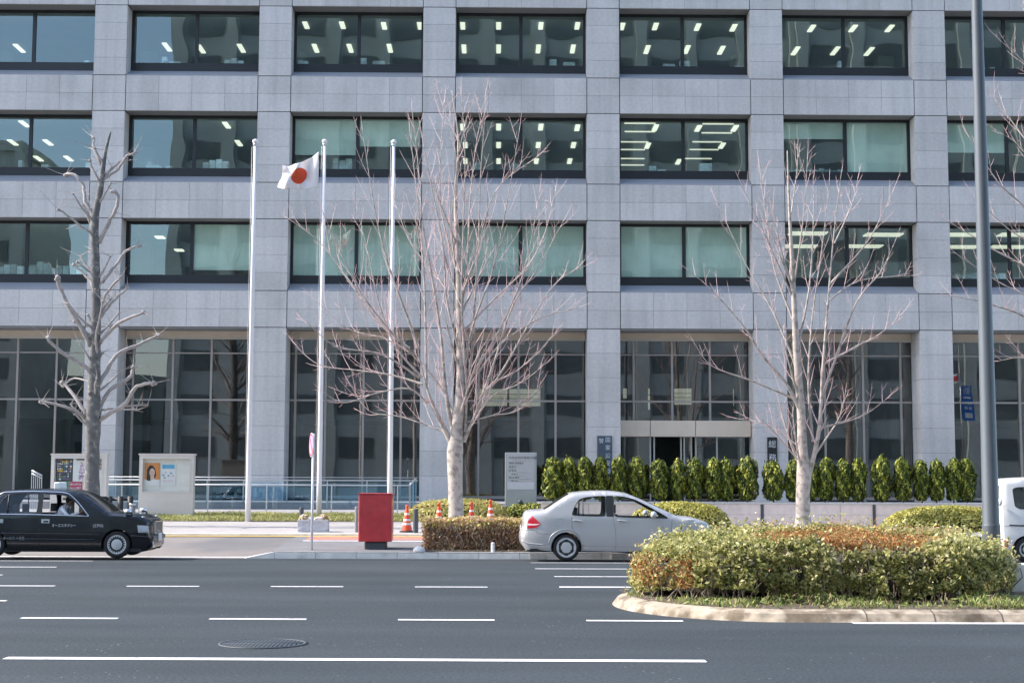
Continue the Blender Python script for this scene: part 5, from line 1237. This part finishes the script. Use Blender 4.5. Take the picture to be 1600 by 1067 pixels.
def rect(mb, x0, x1, z0, z1, y, m): mb.add([(x0,y,z0),(x1,y,z0),(x1,y,z1),(x0,y,z1),(x0,y+.004,z0),(x1,y+.004,z0),(x1,y+.004,z1),(x0,y+.004,z1)], [(0,1,2,3),(4,7,6,5),(0,4,5,1),(2,6,7,3),(1,5,6,2),(0,3,7,4)], m)
def ell(mb, cx, cz, rx, rz, y, m, n=20): mb.add([(cx+rx*math.cos(6.2832*i/n),y,cz+rz*math.sin(6.2832*i/n)) for i in range(n)], [tuple(range(n))], m)
pw = lambda px, py: (X_(px), Z_(py))
b = MB(); S_ = 49.5/F_PX
rect(b, X_(224.5), X_(248.5), Z_(759), Z_(723), 0.0950, 0); rect(b, X_(224.5), X_(248.5), Z_(759), Z_(749), 0.0940, 1)
b.add([(X_(228),0.0925,Z_(750)),(X_(228.5),0.0925,Z_(733)),(X_(232),0.0925,Z_(727)),(X_(237),0.0925,Z_(727)),(X_(241),0.0925,Z_(732)),(X_(243),0.0925,Z_(742)),(X_(240),0.0925,Z_(748)),(X_(236),0.0925,Z_(752))], [tuple(range(8))], 2)
ell(b, X_(236.5), Z_(738), 4.2*S_, 6.5*S_, 0.0915, 3); b.add([(X_(234),0.0912,Z_(743)),(X_(239.5),0.0912,Z_(743)),(X_(240),0.0912,Z_(751)),(X_(234),0.0912,Z_(751))], [(0,3,2,1)], 3)
b.add([(X_(226),0.0908,Z_(758)),(X_(247),0.0908,Z_(758)),(X_(244),0.0908,Z_(750)),(X_(240),0.0908,Z_(748)),(X_(234),0.0908,Z_(751)),(X_(229),0.0908,Z_(752))], [tuple(range(6))], 1)
for u in (234.8, 238.2): ell(b, X_(u), Z_(737), .8*S_, .5*S_, 0.0904, 2, 8)
ell(b, X_(236.6), Z_(741.3), 1.4*S_, .5*S_, 0.0904, 4, 8)
b.obj('poster', [C_OR, C_WH, HAIR, flat('poster_skin',(.62,.42,.33)), C_RD], t)
b = MB(); rect(b, X_(250), X_(273), Z_(758), Z_(724), 0.0950, 0); rect(b, X_(252), X_(271.5), Z_(732), Z_(725.5), 0.0930, 1)
for i, (u, v, m) in enumerate(((254,742,1),(258,738,3),(262,743,2),(266,739,1),(269,743,3),(256,746,2),(264,746,0))): ell(b, X_(u), Z_(v), 2.0*S_, 1.6*S_, 0.0928-.0002*i, m, 10)
for v in (750,752.5): rect(b, X_(253), X_(270), Z_(v+.5), Z_(v-.5), 0.0930, 3)
b.obj('poster', [C_WH, C_LB, C_GY, C_PK], t)
t, X_, Z_ = notice(79, 166, 711, 808, 49.5, (84.5,158.5,716,768), 'glazed notice board with green and red posters behind the pollarded tree')
b = MB(); rect(b, X_(85.5), X_(112), Z_(752), Z_(716.5), 0.0950, 0)
rg = random.Random(8)
for i in range(7):
    for j in range(8):
        if rg.random() < .78: u, v = 87.5+i*3.3, 719+j*4; rect(b, X_(u), X_(u+rg.uniform(1.5,2.9)), Z_(v+rg.uniform(1.5,3)), Z_(v), 0.0935, rg.choice((1,2,3,4,4,5)))
rect(b, X_(95), X_(105), Z_(722.5), Z_(720.5), 0.0925, 3); rect(b, X_(88), X_(96), Z_(737), Z_(734), 0.0925, 3)
b.obj('poster', [C_DK, C_TL, C_GY, C_YL, C_WH, C_PU], t)
b = MB(); rect(b, X_(112.5), X_(133), Z_(752), Z_(716.5), 0.0950, 0); ell(b, X_(125.5), Z_(723.5), 2*S_, 2.4*S_, 0.0928, 2, 12)
for i in range(70):
    v = rg.uniform(725,749); wd_ = 1.5+(v-725)*.22 if v < 742 else 4; u = 126+rg.uniform(-wd_,wd_); rect(b, X_(u-.8), X_(u+.8), Z_(v+1.2), Z_(v-.6), 0.0926-.00003*i, rg.choice((1,1,3,0,4)))
rect(b, X_(117.5), X_(132), Z_(718.8), Z_(716.8), 0.0926, 5); b.obj('poster', [C_WH, C_PU, flat('poster_face',(.6,.42,.35)), C_PK, flat('poster_violet',(.32,.10,.30)), C_DK], t)
for (u0,u1,m) in ((85.5,106,C_GN),(107,127.5,C_RD)):
    b = MB(); rect(b, X_(u0), X_(u1), Z_(767), Z_(752.5), 0.0950, 0)
    for row, hh in ((754.5,3.8),(760.5,3)):
        u = u0+1.6
        while u < u1-2.5: rect(b, X_(u), X_(u+rg.uniform(.8,2)), Z_(row+hh*rg.uniform(.7,1)), Z_(row+rg.uniform(0,.6)), 0.0935, 1); u += rg.uniform(1.7,2.6)
    b.obj('poster', [m, C_WH if m is C_GN else C_PK], t)
b = MB(); rect(b, X_(149), X_(158), Z_(734), Z_(716.5), 0.0950, 0)
for i in range(16): u, v = rg.uniform(150,156), rg.uniform(718,731); rect(b, X_(u), X_(u+1.6), Z_(v+1.8), Z_(v), 0.0935-.00005*i, rg.choice((1,2,3)))
b.obj('poster', [C_GY, C_DK, C_YL, C_PU], t)
# directory stele
Y = 50.0; a, c = P(789,795,Y), P(838.5,707,Y); zb = .80
t = thing('directory_stele', 'grey directory stele with rows of Japanese lettering beside the conifers', 'sign', ((a.x+c.x)/2, Y, zb)); hw_ = (c.x-a.x)/2; H_ = c.z-zb; o = t.location
STEL = mat('stele_grey', (.36,.385,.39), .6, var=.03); STEL2 = mat('stele_panel', (.45,.455,.455), .6, var=.03)
MB().box(-hw_,hw_,0,.3,-.3,H_).obj('body', STEL, t, bevel=.012)
X_ = lambda px: P(px,750,Y).x-o.x; Z_ = lambda py: P(814,py,Y).z-zb
MB().box(X_(792.2),X_(835),-.008,-.0005,Z_(753),Z_(709.5)).obj('panel', STEL2, t)
MB().box(X_(792.2),X_(835),-.0105,-.008,Z_(764.5),Z_(753)).obj('blank_panel', mat('stele_pale', (.56,.575,.60), .6, var=.02), t)
INK = mat('dark_lettering', (.05,.055,.06), .6, var=0)
for body, u, v, hgt, sp in (('中央合同庁舎第2号館',795,715.4,4.1,1),('国家公安委員会',795,723.4,2.9,1),('警 察 庁',795,729.5,2.9,1),('総 務 省',795,735.4,2.9,1),('消 防 庁',799,740.8,2.6,1),('国土交通省',795,746,2.9,1),('観 光 庁',799,751,2.6,1)):
    text(body, hgt*Y/F_PX*1.12, (X_(u),-.0095,Z_(v)), (R(90),0,0), INK, 'lettering', t, .001, 'LEFT')
b = MB()
for v, u0, u1 in ((719.6,800,832),(726.2,797,815),(732.2,797,808),(738.2,808,825),(743.2,808,818),(748.4,811,830),(753-.6,806,820)): b.box(X_(u0),X_(u1),-.0088,-.0082,Z_(v+.25),Z_(v-.25))
b.obj('rule_lines', mat('grey_rule', (.26,.27,.28), .6, var=0), t)
q = P(813,784,Y-.5); fl = thing('floodlight', 'small dark round floodlight at the foot of the directory stele', 'floodlight', (q.x,Y-.5,q.z))
b = MB(); b.lathe((0,0,0), [(.001,-.1),(.07,-.1),(.085,0),(.085,.12),(.001,.14)], 18, axis='y'); b.obj('housing', DGREY, fl); MB().box(-.02,.02,-.02,.02,-.5,-.06).obj('spike', DGREY, fl)
# nameplates on the piers
NPB = mat('blue_slate_plate', (.045,.07,.10), .5, var=.1, scale=6); NPK = mat('black_slate_plate', (.012,.014,.016), .5, var=.1); PALE = mat('pale_lettering', (.50,.53,.56), .6, var=0)
a, c = P(934.5,775,D-.03), P(955,682,D-.03); t = thing('nameplate', 'dark blue slate nameplate with two columns of Japanese letters on a pier', 'sign', ((a.x+c.x)/2,D-.036,a.z)); hw_ = (c.x-a.x)/2
MB().box(-hw_,hw_,-.03,.034,0,c.z-a.z).obj('plate', NPB, t, bevel=.008)
MB().box(-hw_-.03,hw_+.03,-.012,.033,-.03,c.z-a.z+.03).obj('frame', mat('plate_frame', (.10,.11,.13), .5, var=0), t)
sN = D/F_PX
for i, ch in enumerate('国家公安委員会'): text(ch, 8.6*sN, (5*sN,-.0305,c.z-a.z-(5.5+i*12.2)*sN), (R(90),0,0), PALE, 'lettering', t, .003)
for i, ch in enumerate('警察庁'): text(ch, 8.2*sN, (-5.2*sN,-.0305,c.z-a.z-(7+i*34)*sN), (R(90),0,0), PALE, 'lettering', t, .003)
a, c = P(1200,775,D-.03), P(1214,683,D-.03); t = thing('nameplate', 'narrow black nameplate with large pale Japanese letters on the pier behind the forked tree', 'sign', ((a.x+c.x)/2,D-.036,a.z)); hw_ = (c.x-a.x)/2
MB().box(-hw_,hw_,-.03,.034,0,c.z-a.z).obj('plate', NPK, t, bevel=.008)
for i, ch in enumerate('総務省'): text(ch, 12.5*sN, (0,-.0305,c.z-a.z-(11.5+i*21)*sN), (R(90),0,0), PALE, 'lettering', t, .003)
# pink planter wall under the conifers
xa, xb = P(846,800,PY).x, 24.0
t = thing('planter', 'long pinkish stone planter wall under the clipped conifers', 'planter', ((xa+xb)/2,PY,.45)); o = t.location
b = MB(); joints = [xa]+[P(px,800,PY).x for px in (920,1005,1080,1191,1313,1366,1470,1580)]+[21.5,xb]; slots = {4,6,8}
for i in range(len(joints)-1):
    u0 = joints[i]+(.05 if i in slots else .006); u1 = joints[i+1]-(.05 if i+1 in slots else .006)
    z0 = .40
    b.box(u0-o.x,u1-o.x,0,.12,z0+.003-o.z,.80-o.z); b.box(u0-o.x,u1-o.x,0,.12,.806-o.z,PT-.06-o.z)
b.obj('wall', STONE_P, t)
b = MB(); b.box(xa-o.x+.01,xb-o.x,.10,1.5,-.1,PT-.07-o.z,0); b.obj('core', SEAM, t)
b = MB(); b.box(xa-o.x-.01,xb-o.x,-.02,.2,PT-.058-o.z,PT-o.z); b.obj('coping', mat('pale_coping', (.5,.49,.48), .8, var=.06), t)
b = MB(); b.box(xa-o.x,xb-o.x,.2,1.55,PT-.069-o.z,PT-.04-o.z); b.obj('earth', SOIL, t)
for i in slots: MB().box(joints[i]-o.x-.04,joints[i]-o.x+.04,-.03,.1,-.05,PT-.05-o.z).obj('dark_slot_post', DGREY, t, bevel=.01)
# cones and their bar
cones = []
for px, pyt, pyb, Y, lb in ((636,788.5,831,41.9,'traffic cone nearest the red cabinet, in full view'),(686,784.5,829,43.4,'traffic cone left of the big tree trunk, foot behind brown hedge'),(737,784,829,44.0,'traffic cone just right of the big tree trunk'),(766.5,780.5,824,45.0,'traffic cone farthest to the right, at the bar end')):
    zb = zwalk(Y); q = P(px,800,Y); H_ = P(px,pyt,Y).z-zb
    t = thing('traffic_cone', 'red and white striped '+lb, 'traffic cone', (q.x,Y,zb), 'striped traffic cones')
    b = MB(); k = 12; R0, R1 = .15, .035
    for i in range(k):
        z0, z1 = lerp(.04,H_-.06,i/k), lerp(.04,H_-.06,(i+1)/k); b.lathe((0,0,0), [(lerp(R0,R1,i/k),z0),(lerp(R0,R1,(i+1)/k),z1)], 20, (1 if i in (3,5,8) else 0), cap=False)
    b.lathe((0,0,0), [(.045,H_-.06),(.05,H_-.05),(.045,H_-.01),(.02,H_)], 16, 0); b.obj('cone', [CONEO, CONEW], t)
    b = MB(); b.lathe((0,0,0), [(.21,0),(.21,.03),(.16,.05),(.15,.045)], 8, smooth=False); b.obj('base', BLACKW, t); cones.append((q.x,Y,zb+H_-.09))
BARY, BARK_ = mat('bar_yellow', (.72,.42,.08), .5, var=0), mat('bar_black', (.02,.02,.02), .5, var=0)
for i in range(3):
    p0, p1 = Vector(cones[i]), Vector(cones[i+1]); k = 12; b = MB(); L = p1-p0
    for j in range(k): b.tube([L*(j/k), L*((j+1)/k)], .017, 8, m=j % 2)
    o_ = b.obj('striped_bar', [BARY, BARK_]); o_.location = p0; tag(o_, ['yellow and black striped bar between the first two cones, left of the tree','yellow and black striped bar passing behind the big tree trunk','yellow and black striped bar between the last two cones, right of the tree'][i], 'bar', 'striped bars between the cones')
# bollards
def bollard(px, pyt, pyb, Y, r, lb, m=DGREY, cap=True, zb=None):
    zb = zwalk(Y) if zb is None else zb; q = P(px,(pyt+pyb)/2,Y); H_ = P(px,pyt,Y).z-zb
    t = thing('bollard', lb, 'bollard', (q.x,Y,zb)); MB().tube([(0,0,-.05),(0,0,H_-.02)], r, 18).obj('post', m, t, sharp=50)
    MB().lathe((0,0,H_-.02), [(r*1.04,0),(r*1.04,.012),(r*.8,.03),(.001,.035)], 18).obj('cap', m, t)
bollard(649.5,795,832,41.6,.075,'dark grey bollard beside the first traffic cone')
bollard(471,793,812,43.5,.07,'dark bollard behind the left half of the flower trough')
bollard(557,792,831,41.8,.05,'slim grey bollard showing at the left edge of the red cabinet', mat('mid_grey_paint',(.22,.23,.24),.5,var=.05))
bollard(770,848,861,36.40,.045,'small white post on the kerb in front of the brown hedge', WHITE, zb=zisl(36.4))
q = P(655,858,36.45); t = thing('kerb_stone', 'low rounded white stone at the left foot of the brown hedge', 'stone', (q.x,36.5,zisl(36.5)))
MB().ball((0,0,0), (.16,.12,.13), 14, 8).obj('stone', mat('white_stone',(.6,.6,.58),.85,var=.1,scale=12), t)
# barrier beside the taxi bonnet
def post(px, pyt, pyb, Y, r=.085, m=BLACKW):
    q = P(px,790,Y); zb = zwalk(Y); return (q.x, Y, zb), P(px,pyt,Y).z-zb
Y = 43.6; (x0,_,zb), H_ = post(171,775,806,Y); t = thing('post_fence', 'black post and rail fence behind the taxi bonnet', 'fence', (x0,Y,zb))
for px in (171,188,203.5,112,128):
    (x1,_,_), _h = post(px,774,806,Y); MB().tube([(x1-x0,0,-.05),(x1-x0,0,H_)], .085, 12).obj('post', BLACKW, t)
(x1,_,_), _h = post(100,776,0,Y); MB().tube([(x1-x0,-.09,H_-.06),(-.06,-.09,H_-.06)], .06, 10).obj('rail', BLACKW, t)
(x2,_,_), _h = post(206,776,0,Y); MB().tube([(0,.09,H_-.1),(x2-x0,.09,H_-.1)], .045, 10).obj('rail', BLACKW, t)
q = P(207,790,42.6); t = thing('bollard', 'short grey post in front of the black post and rail fence', 'bollard', (q.x,42.6,zwalk(42.6)))
MB().tube([(0,0,-.05),(0,0,P(207,788,42.6).z-zwalk(42.6))], .085, 16).obj('post', mat('weathered_grey',(.16,.17,.17),.8,var=.15,scale=9), t)
MB().tube([(0,0,P(207,789,42.6).z-zwalk(42.6)),(0,0,P(207,786.5,42.6).z-zwalk(42.6))], .10, 16).obj('cap', STEEL, t)
# glass railings
RAILM = mat('rail_metal', (.52,.54,.55), .35, metal=.5, var=.04)
def railing(name, label, x0, x1, Y, zb, ztop, posts, pane=True, mid=(), group=None, pm=RAILM):
    t = thing(name, label, 'railing', (x0, Y, zb), group)
    MB().tube([(0,0,ztop-zb),(x1-x0,0,ztop-zb)], .025, 10).obj('handrail', pm, t)
    for m_ in mid: MB().tube([(0,.0,m_-zb),(x1-x0,.0,m_-zb)], .012, 8).obj('rail', pm, t)
    for px in posts: MB().box(P(px,780,Y).x-x0-.02,P(px,780,Y).x-x0+.02,-.02,.02,-.1,ztop-zb-.01).obj('post', pm, t)
    if pane:
        e = [0]+[P(px,780,Y).x-x0 for px in posts]+[x1-x0]; e = sorted(e)
        for u0, u1 in zip(e[:-1], e[1:]):
            if u1-u0 > .15: MB().box(u0+.03,u1-.03,-.006,.006,.08,ztop-zb-.07).obj('pane', GLASS_RAIL, t)
    return t
Yr = 50.85; xl, xr = P(160,780,Yr).x, P(641,780,Yr).x
railing('glass_railing', 'front glass railing with thin white posts behind the grass strip', xl, xr, Yr, .76, P(450,757.5,Yr).z, (190,325,416.5,518,621,640), mid=(), pm=mat('pale_rail', (.62,.64,.66), .35, metal=.3, var=0))
Yr2 = 52.05; xl2, xr2 = P(160,780,Yr2).x, P(652,780,Yr2).x
railing('glass_railing', 'rear glass railing along the plaza edge, behind the front one', xl2, xr2, Yr2, 1.06, P(450,750,Yr2).z, (180,250,323,380,448,511,573,640), mid=(P(450,745.5,Yr2).z+.0,))
t = thing('glass_railing', 'short glass railing at the right end, running back to the building', 'railing', (xr, Yr, .76))
zt = P(641,757,Yr).z-.76; MB().tube([(0,0,zt),(.12,1.3,zt+.22)], .025, 10).obj('handrail', RAILM, t)
for u in (0,.5,1): MB().box(.12*u-.02,.12*u+.02,1.3*u-.02,1.3*u+.02,-.1,zt+.22*u-.01).obj('post', RAILM, t)
MB().add([(.01,.05,.1),(.11,1.25,.3),(.11,1.25,zt+.15),(.01,.05,zt-.06),(.02,.05,.1),(.12,1.25,.3),(.12,1.25,zt+.15),(.02,.05,zt-.06)], [(0,1,2,3),(7,6,5,4),(0,4,5,1),(1,5,6,2),(2,6,7,3),(3,7,4,0)]).obj('pane', GLASS_RAIL, t)
# stair handrail at left
Y = 51.6; p0, p1 = P(50,735,Y), P(65.5,742.5,Y); t = thing('stair_railing', 'pale sloping stair railing with balusters behind the taxi roof', 'railing', (p0.x,Y,.8))
b = MB(); b.tube([(0,0,p0.z-.8),(p1.x-p0.x,0,p1.z-.8)], .03, 8); b.tube([(0,0,p0.z-.9),(p1.x-p0.x,0,p1.z-.9)], .02, 8); b.obj('handrail', RAILM, t)
for i in range(6):
    u = i/5; MB().box((p1.x-p0.x)*u-.012,(p1.x-p0.x)*u+.012,-.012,.012,-.1,lerp(p0.z,p1.z,u)-.82).obj('baluster', RAILM, t)
# concrete block on the median behind the lamp post
Y = 23.3; q = P(1592,915,Y); t = thing('concrete_block', 'pale concrete block at the right end of the green hedge', 'block', (q.x,Y,.14))
MB().box(-.18,1.2,-.2,.3,-.05,.42).obj('block', mat('pale_concrete',(.70,.69,.66),.9,var=.12,scale=6), t, bevel=.02)
# blue banner and flag across the street, seen reflected at right
Yb = -9.5
t = thing('street_banner', 'blue banner and small flag across the street, mirrored in the right-hand lobby glass', 'banner', (39.6,Yb,0))
MB().tube([(0,0,0),(0,0,13.2)], .06, 10).obj('pole', STEEL, t)
MB().box(.1,1.0,-.02,.02,7.0,9.9).obj('banner', mat('banner_blue',(.03,.18,.56),.7,var=.05), t)
text('新', .75, (.55,.025,9.4), (R(90),0,R(180)), WHITE, 'lettering', t, .002)
b = MB()
for v0, v1, u0, u1 in ((8.75,8.9,.25,.85),(8.3,8.42,.25,.85),(7.9,8.1,.3,.5),(7.9,8.1,.6,.8),(7.2,7.6,.3,.8)): b.box(u0,u1,.02,.03,v0,v1)
b.obj('banner_marks', WHITE, t)
b = MB(); b.add([(-u*.2,.15*math.sin(u*1.2),10.3+v*.9-.07*u) for v in (0,1) for u in range(9)], [(i,i+1,i+10,i+9) for i in range(8)], 0, True)
b.add([(-u*.2,.03+.15*math.sin(u*1.2),10.5+v*.5-.07*u) for v in (0,1) for u in range(1,5)], [(i,i+1,i+5,i+4) for i in range(3)], 1, True); b.obj('small_flag', [WHITE, REDM], t)
